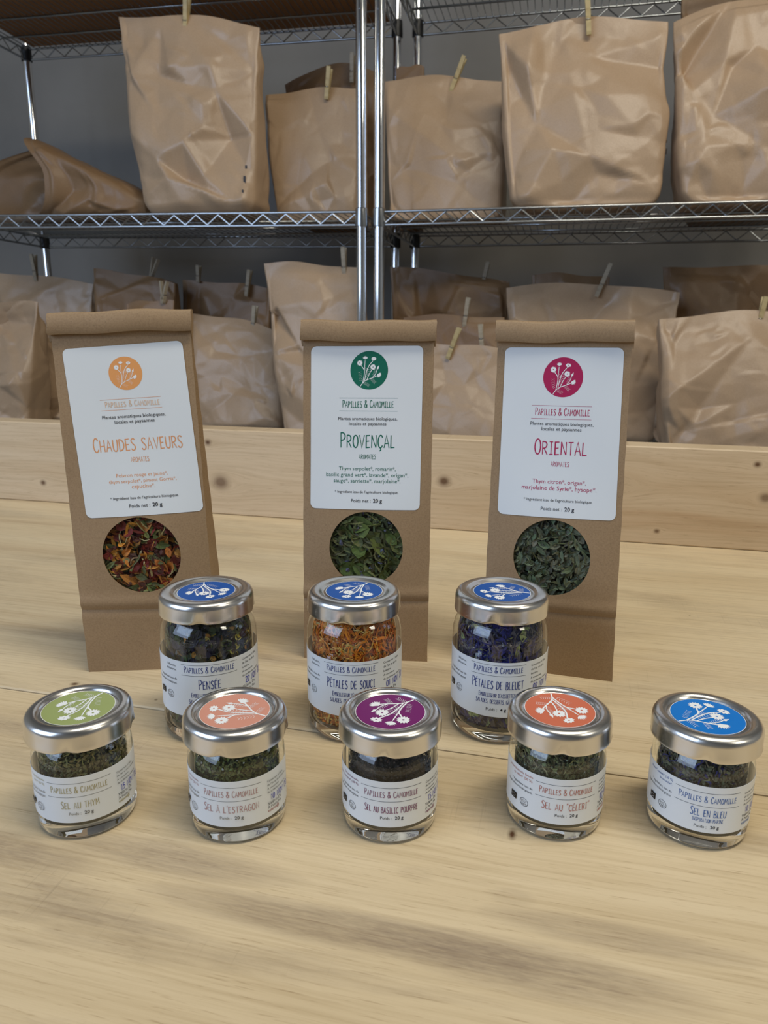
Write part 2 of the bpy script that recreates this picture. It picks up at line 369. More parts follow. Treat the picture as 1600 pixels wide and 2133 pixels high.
# ------------------------------------------------------------------ shelving
ZM, ZL, ZT = 0.500, -0.064, 1.062      # deck heights: middle, low, top
class Unit: pass
def make_unit(front_px, yaw, side, width, tilt, label, y0):
    U = Unit(); U.yaw = yaw
    U.u = Vector((math.cos(yaw), math.sin(yaw), 0)); U.n = Vector((-math.sin(yaw), math.cos(yaw), 0))
    P = on_plane(front_px, 455, Vector((0, y0, 0)), Vector((0, 1, 0))); U.O = Vector((P.x, P.y, 0)); U.side = side; U.tilt = tilt
    root = empty('wire_shelving_unit', (U.O.x, U.O.y, -0.75), yaw); tag(root, label, 'shelf', 'chrome wire shelving units')
    x0, x1 = (0.0, width) if side > 0 else (-width, 0.0)
    D = U.D = 0.46
    for (px, py) in ((x0, 0), (x1, 0), (x0, D), (x1, D)):
        prof = [(0.0, 0.0), (0.016, 0.0), (0.016, 0.006), (0.0127, 0.012)]
        z = 0.02
        while z < 2.05:
            prof += [(0.0127, z), (0.01245, z + 0.0002), (0.01245, z + 0.0010), (0.0127, z + 0.0012)]; z += 0.0254
        prof += [(0.0127, 2.06), (0.0, 2.063)]
        b = MB(); b.lathe(prof, 20, cx=px, cy=py)
        b.build('post', M_chrome, root, smooth=True, sharp=50)
    for name, zd in (('low', ZL), ('mid', ZM), ('top', ZT)):
        def Z(x): return zd + 0.75 - tilt * x * (1 if name == 'mid' else 0.3)
        sh = bpy.data.objects.new('wire_shelf', None); link(sh, root)
        def truss(nm, a, c, nz):
            b = MB(); a = Vector(a); c = Vector(c); L = (c - a).length; d = (c - a) / L
            for dz in (-0.0025, -0.032): b.tube([a + Vector((0, 0, dz)), c + Vector((0, 0, dz))], 0.0032, 8)
            n = int(L / 0.029); pts = []
            for i in range(n + 1):
                q = a + d * (L * i / n) + Vector((0, 0, -0.006 if i % 2 else -0.029)); pts.append(q)
            for i in range(n): b.tube([pts[i], pts[i + 1]], 0.0018, 6)
            b.build(nm, M_wire, sh, smooth=True, sharp=60)
        e = 0.013
        truss('front_rim', (x0 + e, 0, Z(x0)), (x1 - e, 0, Z(x1)), 0)
        truss('back_rim', (x0 + e, D, Z(x0)), (x1 - e, D, Z(x1)), 0)
        truss('side_rim', (x0, e, Z(x0)), (x0, D - e, Z(x0)), 0)
        truss('side_rim', (x1, e, Z(x1)), (x1, D - e, Z(x1)), 0)
        b = MB(); k = x0 + 0.02
        while k < x1 - 0.01:
            b.tube([(k, 0.0, Z(k) - 0.0035), (k, D, Z(k) - 0.0035)], 0.0015, 4); k += 0.019
        tag(b.build('deck_wires', M_wire, sh, smooth=True), kind='stuff')
        for yy in (0.11, 0.23, 0.35):
            b = MB(); b.tube([(x0 + 0.005, yy, Z(x0) - 0.008), (x1 - 0.005, yy, Z(x1) - 0.008)], 0.0030, 6)
            b.build('cross_rod', M_wire, sh, smooth=True)
        for (px, py) in ((x0, 0), (x1, 0), (x0, D), (x1, D)):
            b = MB(); zc = Z(px)
            b.lathe([(0.0128, zc - 0.036), (0.0158, zc - 0.036), (0.0162, zc - 0.030), (0.0150, zc + 0.004), (0.0128, zc + 0.006)], 20, cx=px, cy=py)
            b.build('collar', M_collar if py == 0 else M_plastic, sh, smooth=True, sharp=40)
    U.x0, U.x1 = x0, x1
    return U
UL = make_unit(753, math.radians(-11), -1, 1.17, 0.0135, 'left chrome wire shelving unit holding big kraft bags, left of the paired posts', 1.88)
UR = make_unit(790, math.radians(-13), 1, 1.17, 0.004, 'right chrome wire shelving unit holding big kraft bags, right of the paired posts', 1.88)
b = MB(); b.box((-1.14, 0.02, 0), (-0.02, 0.455, 0.004))
cs = b.build('cardboard_sheet', M_card); q = UL.O; cs.location = (q.x, q.y, ZT + 0.002); cs.rotation_euler = (0, -0.0135 * 0.3 * -1, UL.yaw)
tag(cs, 'brown cardboard sheet lying on the top wire shelf at upper left', 'cardboard')

# ------------------------------------------------------------------ big kraft bags
from mathutils.geometry import delaunay_2d_cdt
def facet_field(rnd, n, W, H, amp, P):
    """piecewise flat height field over points P (N,2): random vertices, Delaunay facets"""
    pts = [(rnd.uniform(-.05, W + .05), rnd.uniform(-.05, H + .05)) for _ in range(n)] + [(-.1, -.1), (W + .1, -.1), (-.1, H + .1), (W + .1, H + .1)]
    hs = np.array([rnd.gauss(0, 1) * amp for _ in pts])
    res = delaunay_2d_cdt([Vector(p) for p in pts], [], [], 0, 1e-6)
    vs = np.array([tuple(v) for v in res[0]]); orig = res[3]; hv = np.array([hs[o[0]] if o else 0.0 for o in orig])
    out = np.zeros(len(P)); 
    for t in res[2]:
        a, b, c = vs[t[0]], vs[t[1]], vs[t[2]]
        d = (b[1] - c[1]) * (a[0] - c[0]) + (c[0] - b[0]) * (a[1] - c[1])
        if abs(d) < 1e-12: continue
        l1 = ((b[1] - c[1]) * (P[:, 0] - c[0]) + (c[0] - b[0]) * (P[:, 1] - c[1])) / d
        l2 = ((c[1] - a[1]) * (P[:, 0] - c[0]) + (a[0] - c[0]) * (P[:, 1] - c[1])) / d
        l3 = 1 - l1 - l2; m = (l1 >= -1e-6) & (l2 >= -1e-6) & (l3 >= -1e-6)
        out[m] = l1[m] * hv[t[0]] + l2[m] * hv[t[1]] + l3[m] * hv[t[2]]
    return out
BAGS = []
def big_bag(U, s, bl, br, tl, tr, zd, depth, seed, label, amp=0.008, open_top=0.0, lip=0.0, arch=0.006, material=None, vb=None, group=None, sb=0.4, bulge=1.0, mark=None):
    """bl, br: x pixels of bottom corners; tl, tr: pixels of the top corners; U shelf unit; s distance behind its front posts"""
    vb = vb if vb is not None else (445 if zd > 0.2 else 905)
    Pf = U.O + U.n * s; Pt = U.O + U.n * (s + depth / 2)
    lx = lambda p: (p - U.O).dot(U.u)
    def bx(u):
        # bottom corner: intersection of plane with the deck height at this column
        a = on_plane(u, vb, Pf, U.n); return lx(a)
    xb0, xb1 = bx(bl), bx(br)
    a = on_plane(tl[0], tl[1], Pt, U.n); c = on_plane(tr[0], tr[1], Pt, U.n)
    xt0, zt0, xt1, zt1 = lx(a), a.z, lx(c), c.z
    xc = (xb0 + xb1) / 2; base = U.O + U.u * xc + U.n * (s + depth / 2)
    zdd = zd - U.tilt * xc * (1 if zd > 0.2 else 0.3)
    NX, NR = 168, 84; V = []
    # points round the bag: front (sy=-1), right, back, left
    sq = [(-1 + 2 * i / 64, -1) for i in range(64)] + [(1, -1 + 2 * i / 26) for i in range(26)] + [(1 - 2 * i / 52, 1) for i in range(52)] + [(-1, 1 - 2 * i / 26) for i in range(26)]
    sup = [(a / (abs(a) ** 9 + abs(c) ** 9) ** (1 / 9), c / (abs(a) ** 9 + abs(c) ** 9) ** (1 / 9)) for a, c in sq]
    Wf = xb1 - xb0; per = []; acc = 0
    for k in range(NX):
        per.append(acc); a, c = sq[k], sq[(k + 1) % NX]; acc += abs(c[0] - a[0]) * Wf / 2 + abs(c[1] - a[1]) * depth / 2
    rnd = random.Random(seed); Hh = max(zt0, zt1) - zdd
    grid = np.array([(p, Hh * r / NR) for r in range(NR + 1) for p in per])
    F = facet_field(rnd, int(46 * Hh / 0.4), acc, Hh, 1.15, grid) + facet_field(rnd, int(200 * Hh / 0.4), acc, Hh, 0.34, grid) + facet_field(rnd, int(700 * Hh / 0.4), acc, Hh, 0.09, grid)
    # blend the seam at the rear corner
    F = F.reshape(NR + 1, NX); w = np.clip((np.array(per) - (acc - 0.06)) / 0.06, 0, 1)[None, :]; F = F * (1 - w) + F[:, :1] * w
    ph = rnd.uniform(0, 6)
    for r in range(NR + 1):
        v = r / NR
        dpt = depth / 2 * ((1 - open_top) * max(0.0, 1 - v ** 1.5) + open_top) + 0.0025
        inset = 1.0 - 0.10 * max(0, 1 - v / 0.07) ** 2
        L = (xb0 + (xt0 - xb0) * v); R = (xb1 + (xt1 - xb1) * v)
        if v < 0.74:
            q = sb * 0.012 * math.sin(math.pi * v * 1.35) ** 1.2; L -= q; R += q
        cxm = (L + R) / 2 - xc; hw = (R - L) / 2 * inset
        for ki, (sx, sy) in enumerate(sup):
            x = cxm + sx * hw; g = (sx + 1) / 2
            zt = zt0 + (zt1 - zt0) * g - zdd + arch * math.sin(math.pi * g) + 0.003 * math.sin(9 * g + ph)
            z = v * (zt - (lip if sy < 0 else 0) * v ** 2 * (1 - abs(sx) ** 3))
            y = sy * dpt * inset * (1 + 0.20 * bulge * (1 - sx * sx) * math.sin(math.pi * min(1, v * 1.1)))
            dn = amp * F[r, ki] * min(1, v / 0.04)
            if v > 0.9: dn *= 0.35 + 0.65 * (1 - v) / 0.1
            if abs(sx) > 0.93: dn *= 0.55
            y += dn * (sy if abs(sy) > 0.3 else 0.4 * sy); x += dn * sx * (0.6 if abs(sx) > 0.93 else 0.10)
            V.append((x, y, max(z + (0.3 * dn if v < 0.95 else 0), 0.0)))
    Fc = []
    for r in range(NR):
        for k in range(NX):
            k2 = (k + 1) % NX; Fc.append((r * NX + k, r * NX + k2, (r + 1) * NX + k2, (r + 1) * NX + k))
    Fc.append(tuple(range(NX - 1, -1, -1)))
    o = mesh_obj('paper_bag', V, Fc, material or M_bagk, None, True)
    o.location = (base.x, base.y, zdd + 0.0008); o.rotation_euler = (0, U.tilt * (1 if zd > 0.2 else 0.3), U.yaw)
    tag(o, label, 'bag', group or ('large kraft paper bags on the wire shelves'))
    BAGS.append(o)
    if mark:
        b = MB(); rr = random.Random(seed + 5)
        for (mx, mz, w, h) in mark:
            y = -depth / 2 * (1 - (mz / 0.45) ** 1.5) * 1.22 - 0.012
            # find the front surface of the bag near the mark
            best = min((p for p in V if p[1] < 0), key=lambda p: (p[0] - mx) ** 2 + (p[2] - mz) ** 2)
            b.box((best[0] - w / 2, best[1] - 0.0012, best[2] - h / 2), (best[0] + w / 2, best[1] - 0.0004, best[2] + h / 2))
        tag(b.build('printed_mark', ink((50, 42, 38)), o), kind='stuff')
    return o
def peg(U, s, low, high, label, spread=1.0, turn=0.0, m=None):
    P = U.O + U.n * s
    a = on_plane(low[0], low[1], P, U.n); c = on_plane(high[0], high[1], P, U.n)
    L = (c - a).length; d = (c - a) / L; L = min(max(L, 0.05), 0.095)
    side = d.cross(U.n).normalized(); nrm = side.cross(d)
    R = Matrix((side, nrm * -1, d)).transposed()
    if R.determinant() < 0: R = Matrix((-side, nrm * -1, d)).transposed()
    root = bpy.data.objects.new('clothespin', None); link(root); root.empty_display_size = 0.02
    root.matrix_world = Matrix.Translation(a) @ R.to_4x4() @ Matrix.Rotation(turn, 4, 'Z')
    tag(root, label, 'clothespin', 'wooden clothespins closing the kraft bags')
    m = m or M_peg
    for sg in (-1, 1):
        # side profile (y,z) of one arm: jaw tip, groove, spring seat, spread handle
        pr_in = [(0.0035 if False else 0.0012, 0.0), (0.0012, 0.12 * L), (0.0035, 0.2 * L), (0.0015, 0.28 * L), (0.0012, 0.45 * L), (0.0085 * spread, L)]
        pr_out = [(0.0032, 0.0), (0.0055, 0.08 * L), (0.0068, 0.30 * L), (0.0056, 0.36 * L), (0.0072, 0.43 * L), (0.0085 * spread + 0.0048, L)]
        w = 0.0052; V = []; Fc = []
        for (pi, po) in zip(pr_in, pr_out):
            for (y, z) in (pi, po):
                V.append((-w, sg * y, z)); V.append((w, sg * y, z))
        for i in range(len(pr_in) - 1):
            q = i * 4; Fc += [(q, q + 1, q + 5, q + 4), (q + 2, q + 6, q + 7, q + 3), (q, q + 4, q + 6, q + 2), (q + 1, q + 3, q + 7, q + 5)]
        q = (len(pr_in) - 1) * 4; Fc += [(0, 2, 3, 1), (q, q + 1, q + 3, q + 2)]
        mesh_obj('arm', V, Fc, m, root, False)
    b = MB(); zc = 0.37 * L; pts = []
    for i in range(41):
        t = i / 40; an = t * 2 * math.pi * 3; pts.append((-0.0045 + 0.009 * t, 0.0030 * math.cos(an), zc + 0.0030 * math.sin(an)))
    b.tube(pts, 0.0007, 5)
    for sg in (-1, 1):
        b.tube([(sg * 0.0045, sg * 0.003, zc), (sg * 0.0058, sg * 0.0078, zc + 0.001), (-sg * 0.0045, sg * 0.0078, zc + 0.001)], 0.0007, 5)
    b.build('spring', M_wire, root, smooth=True)
    return root

B = big_bag
# middle shelf, left unit
def lying_bag(U, s0, seed, label):
    """kraft bag lying on the shelf with its open mouth turned to the left and a little to the front"""
    lx = lambda u, v, off: (on_plane(u, v, U.O + U.n * off, U.n) - U.O).dot(U.u)
    zz = lambda u, v, off: on_plane(u, v, U.O + U.n * off, U.n).z
    dep = 0.20; xr = lx(286, 430, s0); xfront = lx(92, 370, s0); xtop = lx(75, 298, s0 + dep * .45); ztop = zz(75, 298, s0 + dep * .45)
    xback = lx(-60, 350, s0 + dep); zback = zz(-10, 330, s0 + dep)
    deck = ZM - U.tilt * (xr + xfront) / 2; xc = (xr + xfront) / 2
    NA, NT = 120, 60; V = []; rnd = random.Random(seed)
    grid = np.array([(k / NA * 0.7, t / NT * 0.45) for t in range(NT + 1) for k in range(NA)])
    F = (facet_field(rnd, 40, .7, .45, 1.0, grid) + facet_field(rnd, 160, .7, .45, .35, grid)).reshape(NT + 1, NA)
    w = np.clip((np.arange(NA) / NA - .9) / .1, 0, 1)[None, :]; F = F * (1 - w) + F[:, :1] * w
    for t in range(NT + 1):
        q = t / NT
        for k in range(NA):
            an = 2 * math.pi * k / NA + math.pi  # starts at the back
            cy, sz = math.cos(an), math.sin(an); pw = 0.6
            yy = math.copysign(abs(cy) ** pw, -cy) * -1; zt = math.copysign(abs(sz) ** pw, sz)
            f = (1 + cy) / 2 if False else (1 - yy) / 2            # 1 at the front, 0 at the back
            up = (zt + 1) / 2
            xl = xback + (xfront - xback) * (f ** 0.8); xl = xl + (xtop - xl) * max(0, up - .55) / .45 * (0.9 if f > .3 else f * 3)
            zt_here = (ztop - deck) if f > .35 else (zback - deck) + (ztop - zback) * f / .35
            H = 0.055 + (zt_here - 0.055) * min(1, q * 1.02) ** 0.9
            hd = dep / 2 * (0.55 + 0.45 * min(1, q * 2.2))
            x = xr + (xl - xr) * q; y = s0 + dep / 2 + yy * hd; z = up * H
            dn = 0.009 * F[t, k] * min(1, q / .1) * (1 if q < .92 else .5)
            V.append((x - xc, y + dn * yy - s0 - dep / 2, max(z + dn * .5 * zt, 0.0)))
    Fc = [(t * NA + k, t * NA + (k + 1) % NA, (t + 1) * NA + (k + 1) % NA, (t + 1) * NA + k) for t in range(NT) for k in range(NA)]
    Fc.append(tuple(range(NA - 1, -1, -1)))
    o = mesh_obj('paper_bag', V, Fc, M_bagd, None, True); p = U.O + U.u * xc + U.n * (s0 + dep / 2)
    o.location = (p.x, p.y, deck + 0.0008); o.rotation_euler = (0, U.tilt, U.yaw)
    tag(o, label, 'bag', 'large kraft paper bags on the wire shelves'); BAGS.append(o)
lying_bag(UL, 0.03, 12, 'kraft bag lying on its side with an open mouth, far left of the middle shelf')
B(UL, 0.02, 302, 528, (243, 42), (536, 55), ZM, 0.13, 13, 'tall crumpled kraft bag with pinkish shiny left edge, left of the chrome posts', amp=0.013, arch=0.014,
  mark=[(0.125, 0.075, 0.006, 0.022), (0.127, 0.105, 0.005, 0.008), (0.125, 0.045, 0.004, 0.008)])
B(UL, 0.37, 640, 790, (590, 182), (782, 148), ZM, 0.07, 14, 'shade-darkened kraft bag mostly hidden behind the paired chrome posts on the middle shelf', material=M_bagd, amp=0.007, arch=0.035)
B(UL, 0.17, 574, 742, (552, 203), (752, 182), ZM, 0.15, 15, 'squat kraft bag between the tall crumpled bag and the chrome posts', amp=0.009)
# middle shelf, right unit
B(UR, 0.17, 810, 1046, (800, 170), (1050, 172), ZM, 0.16, 16, 'squat kraft bag just right of the chrome posts on the middle shelf', amp=0.009, arch=0.012)
B(UR, 0.345, 826, 880, (824, 146), (882, 140), ZM, 0.05, 17, 'shade-darkened brown bag seen behind the squat bag, right of the chrome posts', material=M_bagd, amp=0.006)
B(UR, 0.00, 1064, 1376, (1038, 74), (1390, 45), ZM, 0.14, 18, 'wide upright kraft bag in the middle of the right shelf above the herb bags', amp=0.009, arch=0.02,
  mark=[(0.165, 0.11, 0.006, 0.012), (0.168, 0.13, 0.004, 0.006)])
B(UR, 0.27, 1440, 1640, (1418, -8), (1690, -40), ZM, 0.14, 19, 'tall shade-darkened brown bag behind the big bag at the top right corner', material=M_bagd, amp=0.008)
B(UR, 0.00, 1420, 1700, (1402, 48), (1730, -2), ZM, 0.17, 20, 'large creased pale kraft bag at the right end of the middle shelf', amp=0.013, arch=0.02)
# lower shelf, left unit
B(UL, 0.29, -30, 180, (-60, 566), (194, 590), ZL, 0.10, 31, 'wide pinkish kraft bag at the far left back of the lower shelf', amp=0.009)
B(UL, 0.0, -60, 55, (-74, 636), (78, 630), ZL, 0.13, 32, 'shiny pale kraft bag at the left edge in front on the lower shelf', amp=0.012)
B(UL, 0.15, 40, 150, (58, 706), (140, 716), ZL, 0.12, 33, 'short folded kraft bag just behind the left herb pouch', amp=0.009, open_top=0.25, lip=0.01)
B(UL, 0.24, 210, 360, (196, 562), (366, 590), ZL, 0.14, 34, 'shade-darkened kraft bag with an open peaked left corner behind the left herb pouch', material=M_bagd, amp=0.010, open_top=0.1)
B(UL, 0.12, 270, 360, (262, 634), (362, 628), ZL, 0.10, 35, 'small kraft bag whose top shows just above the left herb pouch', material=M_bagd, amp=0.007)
B(UL, 0.385, 396, 560, (380, 586), (562, 600), ZL, 0.055, 36, 'shade-darkened kraft bag at the back between left and middle herb pouches', material=M_bagd, amp=0.009)
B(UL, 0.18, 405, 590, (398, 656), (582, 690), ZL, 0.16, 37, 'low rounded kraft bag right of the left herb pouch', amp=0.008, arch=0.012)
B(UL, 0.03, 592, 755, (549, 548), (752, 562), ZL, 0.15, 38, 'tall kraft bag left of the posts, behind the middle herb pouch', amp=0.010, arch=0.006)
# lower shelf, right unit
B(UR, 0.34, 830, 1050, (812, 556), (1062, 590), ZL, 0.08, 41, 'shade-darkened brown bag at the back of the lower shelf, right of the posts', material=M_bagd, amp=0.010)
B(UR, 0.39, 1120, 1260, (1108, 572), (1270, 580), ZL, 0.06, 45, 'shade-darkened bag edge peeking over the wide bag behind the right herb pouch', material=M_bagd, amp=0.006)
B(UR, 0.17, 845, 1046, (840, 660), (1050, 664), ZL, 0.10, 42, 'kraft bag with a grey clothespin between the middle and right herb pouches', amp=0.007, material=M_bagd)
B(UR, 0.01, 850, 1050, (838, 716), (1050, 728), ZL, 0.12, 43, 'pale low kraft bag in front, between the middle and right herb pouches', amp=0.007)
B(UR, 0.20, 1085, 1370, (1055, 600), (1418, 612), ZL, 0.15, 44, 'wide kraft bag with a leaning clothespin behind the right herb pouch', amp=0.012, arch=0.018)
B(UR, 0.38, 1400, 1680, (1380, 560), (1690, 560), ZL, 0.07, 46, 'pinkish shade-darkened kraft bag at the back right of the lower shelf', material=M_bagd, amp=0.012)
B(UR, 0.00, 1395, 1680, (1374, 666), (1700, 655), ZL, 0.17, 47, 'deeply creased kraft bag at the right edge of the lower shelf', amp=0.015, arch=0.012)

peg(UL, 0.076, (386, 76), (390, -8), 'clothespin at the top of the tall crumpled bag, upper left')
peg(UL, 0.22, (680, 207), (687, 141), 'upright clothespin on the squat bag left of the posts')
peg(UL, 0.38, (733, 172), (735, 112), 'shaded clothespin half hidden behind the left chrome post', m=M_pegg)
peg(UR, 0.24, (939, 192), (968, 119), 'leaning clothespin on the squat bag right of the posts')
peg(UR, 0.06, (1227, 73), (1224, -8), 'clothespin at the top of the wide upright bag')
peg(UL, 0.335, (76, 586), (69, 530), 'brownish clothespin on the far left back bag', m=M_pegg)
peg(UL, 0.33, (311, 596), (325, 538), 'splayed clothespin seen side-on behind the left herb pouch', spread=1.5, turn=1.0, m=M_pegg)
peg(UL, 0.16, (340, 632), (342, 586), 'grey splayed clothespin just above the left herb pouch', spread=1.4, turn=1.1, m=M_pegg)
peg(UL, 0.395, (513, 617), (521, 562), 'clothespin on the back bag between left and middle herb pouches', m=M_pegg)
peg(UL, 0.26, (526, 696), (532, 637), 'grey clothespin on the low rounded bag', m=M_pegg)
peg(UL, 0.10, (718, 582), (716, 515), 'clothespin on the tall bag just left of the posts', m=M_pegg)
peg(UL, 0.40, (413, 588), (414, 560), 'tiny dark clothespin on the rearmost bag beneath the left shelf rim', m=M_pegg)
peg(UR, 0.38, (1004, 598), (1017, 546), 'dark clothespin on the rear shade-darkened bag right of the posts', m=M_pegg)
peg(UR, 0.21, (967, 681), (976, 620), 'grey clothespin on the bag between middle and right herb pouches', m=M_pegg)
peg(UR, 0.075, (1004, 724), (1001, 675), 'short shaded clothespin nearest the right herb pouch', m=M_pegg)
peg(UR, 0.06, (932, 748), (957, 683), 'yellowish clothespin leaning on the pale low bag')
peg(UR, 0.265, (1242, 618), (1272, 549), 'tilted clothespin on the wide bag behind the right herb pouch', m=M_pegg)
peg(UR, 0.085, (1577, 692), (1594, 618), 'clothespin at the right edge on the deeply creased bag')

# ------------------------------------------------------------------ lettering
def cr(pts, n=4):
    if len(pts) < 3: return pts
    P = [pts[0]] + list(pts) + [pts[-1]]; out = []
    for i in range(1, len(P) - 2):
        p0, p1, p2, p3 = P[i - 1], P[i], P[i + 1], P[i + 2]
        for k in range(n):
            t = k / n
            out.append(tuple(0.5 * ((2 * p1[j]) + (-p0[j] + p2[j]) * t + (2 * p0[j] - 5 * p1[j] + 4 * p2[j] - p3[j]) * t * t + (-p0[j] + 3 * p1[j] - 3 * p2[j] + p3[j]) * t ** 3) for j in (0, 1)))
    out.append(P[-2]); return out
# hand drawn condensed capitals: width, straight strokes, curved strokes
G = {
 'A': (.42, [[(0, 0), (.20, 1), (.42, 0)], [(.07, .33), (.36, .36)]], []),
 'B': (.38, [[(.02, 0), (.02, 1)]], [[(.02, .98), (.22, .95), (.30, .78), (.22, .58), (.04, .52), (.28, .46), (.37, .26), (.26, .05), (.02, .01)]]),
 'C': (.38, [], [[(.37, .80), (.30, .96), (.18, .98), (.06, .80), (.01, .48), (.06, .16), (.18, .01), (.30, .06), (.37, .2)]]),
 'D': (.40, [[(.02, 0), (.02, 1)]], [[(.02, .99), (.20, .93), (.36, .70), (.38, .40), (.26, .12), (.02, .01)]]),
 'E': (.34, [[(.33, .98), (.03, .96), (.03, .02), (.34, .04)], [(.03, .5), (.28, .53)]], []),
 'G': (.42, [[(.24, .46), (.40, .46), (.39, .1)]], [[(.38, .82), (.30, .96), (.18, .98), (.06, .8), (.01, .48), (.06, .16), (.20, .01), (.34, .06), (.39, .16)]]),
 'H': (.40, [[(.02, 0), (.03, 1)], [(.38, 0), (.37, 1)], [(.03, .48), (.38, .52)]], []),
 'I': (.30, [[(.15, .02), (.15, .98)], [(.02, .98), (.29, .97)], [(.01, .02), (.29, .03)]], []),
 'L': (.33, [[(.03, 1), (.02, .03), (.33, .05)]], []),
 'M': (.50, [[(.01, 0), (.06, 1), (.25, .32), (.44, 1), (.50, 0)]], []),
 'N': (.42, [[(.02, 0), (.03, 1), (.38, .02), (.39, 1)]], []),
 'O': (.42, [], [[(.21, .99), (.08, .86), (.01, .5), (.07, .15), (.21, .01), (.35, .14), (.41, .5), (.35, .86), (.21, .99)]]),
 'P': (.37, [[(.03, 0), (.02, 1)]], [[(.02, .98), (.24, .95), (.35, .76), (.26, .54), (.04, .46)]]),
 'Q': (.42, [[(.22, .2), (.42, -.06)]], [[(.21, .99), (.08, .86), (.01, .5), (.07, .15), (.21, .01), (.35, .14), (.41, .5), (.35, .86), (.21, .99)]]),
 'R': (.39, [[(.03, 0), (.02, 1)], [(.14, .47), (.38, 0)]], [[(.02, .98), (.24, .95), (.34, .76), (.26, .54), (.04, .46)]]),
 'S': (.36, [], [[(.34, .86), (.24, .98), (.10, .94), (.04, .77), (.14, .58), (.28, .42), (.34, .22), (.25, .04), (.10, .02), (.01, .15)]]),
 'T': (.38, [[(.19, 0), (.19, .98)], [(0, .97), (.38, .99)]], []),
 'U': (.40, [], [[(.02, 1), (.02, .5), (.06, .12), (.20, .01), (.33, .1), (.38, .5), (.38, 1)]]),
 'V': (.40, [[(0, 1), (.20, 0), (.40, 1)]], []),
 'X': (.40, [[(0, 1), (.40, 0)], [(.39, 1), (.01, 0)]], []), 'K': (.38, [[(.02, 0), (.02, 1)], [(.36, 1), (.04, .46), (.38, 0)]], []),
 'Y': (.38, [[(0, 1), (.19, .48), (.38, 1)], [(.19, .48), (.18, 0)]], []),
 '&': (.46, [], [[(.46, .02), (.30, .35), (.12, .72), (.12, .93), (.22, .99), (.31, .86), (.24, .64), (.05, .38), (.01, .2), (.10, .03), (.26, .03), (.38, .2), (.44, .44)]]),
 "'": (.08, [[(.05, 1), (.04, .78)]], []), '"': (.2, [[(.05, 1), (.04, .8)], [(.16, 1), (.15, .8)]], []),
 ',': (.1, [[(.06, .06), (.03, -.12)]], []), '.': (.08, [[(.03, .0), (.05, .08)]], []), ' ': (.26, [], []), '_': (.12, [], []),
 '0': (.40, [], [[(.20, .99), (.07, .85), (.02, .5), (.07, .15), (.20, .01), (.33, .15), (.38, .5), (.33, .85), (.20, .99)]]),
 '1': (.26, [[(.02, .82), (.15, 1), (.15, 0)]], []), '2': (.38, [], [[(.02, .8), (.10, .96), (.24, .98), (.35, .82), (.30, .58), (.14, .3), (.02, .02)], [(.02, .02), (.2, .03), (.38, .02)]]),
 '5': (.38, [[(.35, .98), (.07, .98), (.05, .58)]], [[(.05, .58), (.2, .64), (.34, .5), (.36, .26), (.26, .04), (.12, .01), (.01, .12)]]),
}
ACC = {'É': ('E', [[(.12, 1.08), (.26, 1.24)]]), 'Ê': ('E', [[(.06, 1.08), (.17, 1.22), (.28, 1.08)]]), 'À': ('A', [[(.12, 1.24), (.25, 1.1)]]),
       'Â': ('A', [[(.1, 1.08), (.21, 1.22), (.32, 1.08)]]), 'Ç': ('C', [[(.19, .0), (.24, -.1), (.23, -.2), (.12, -.24)]])}
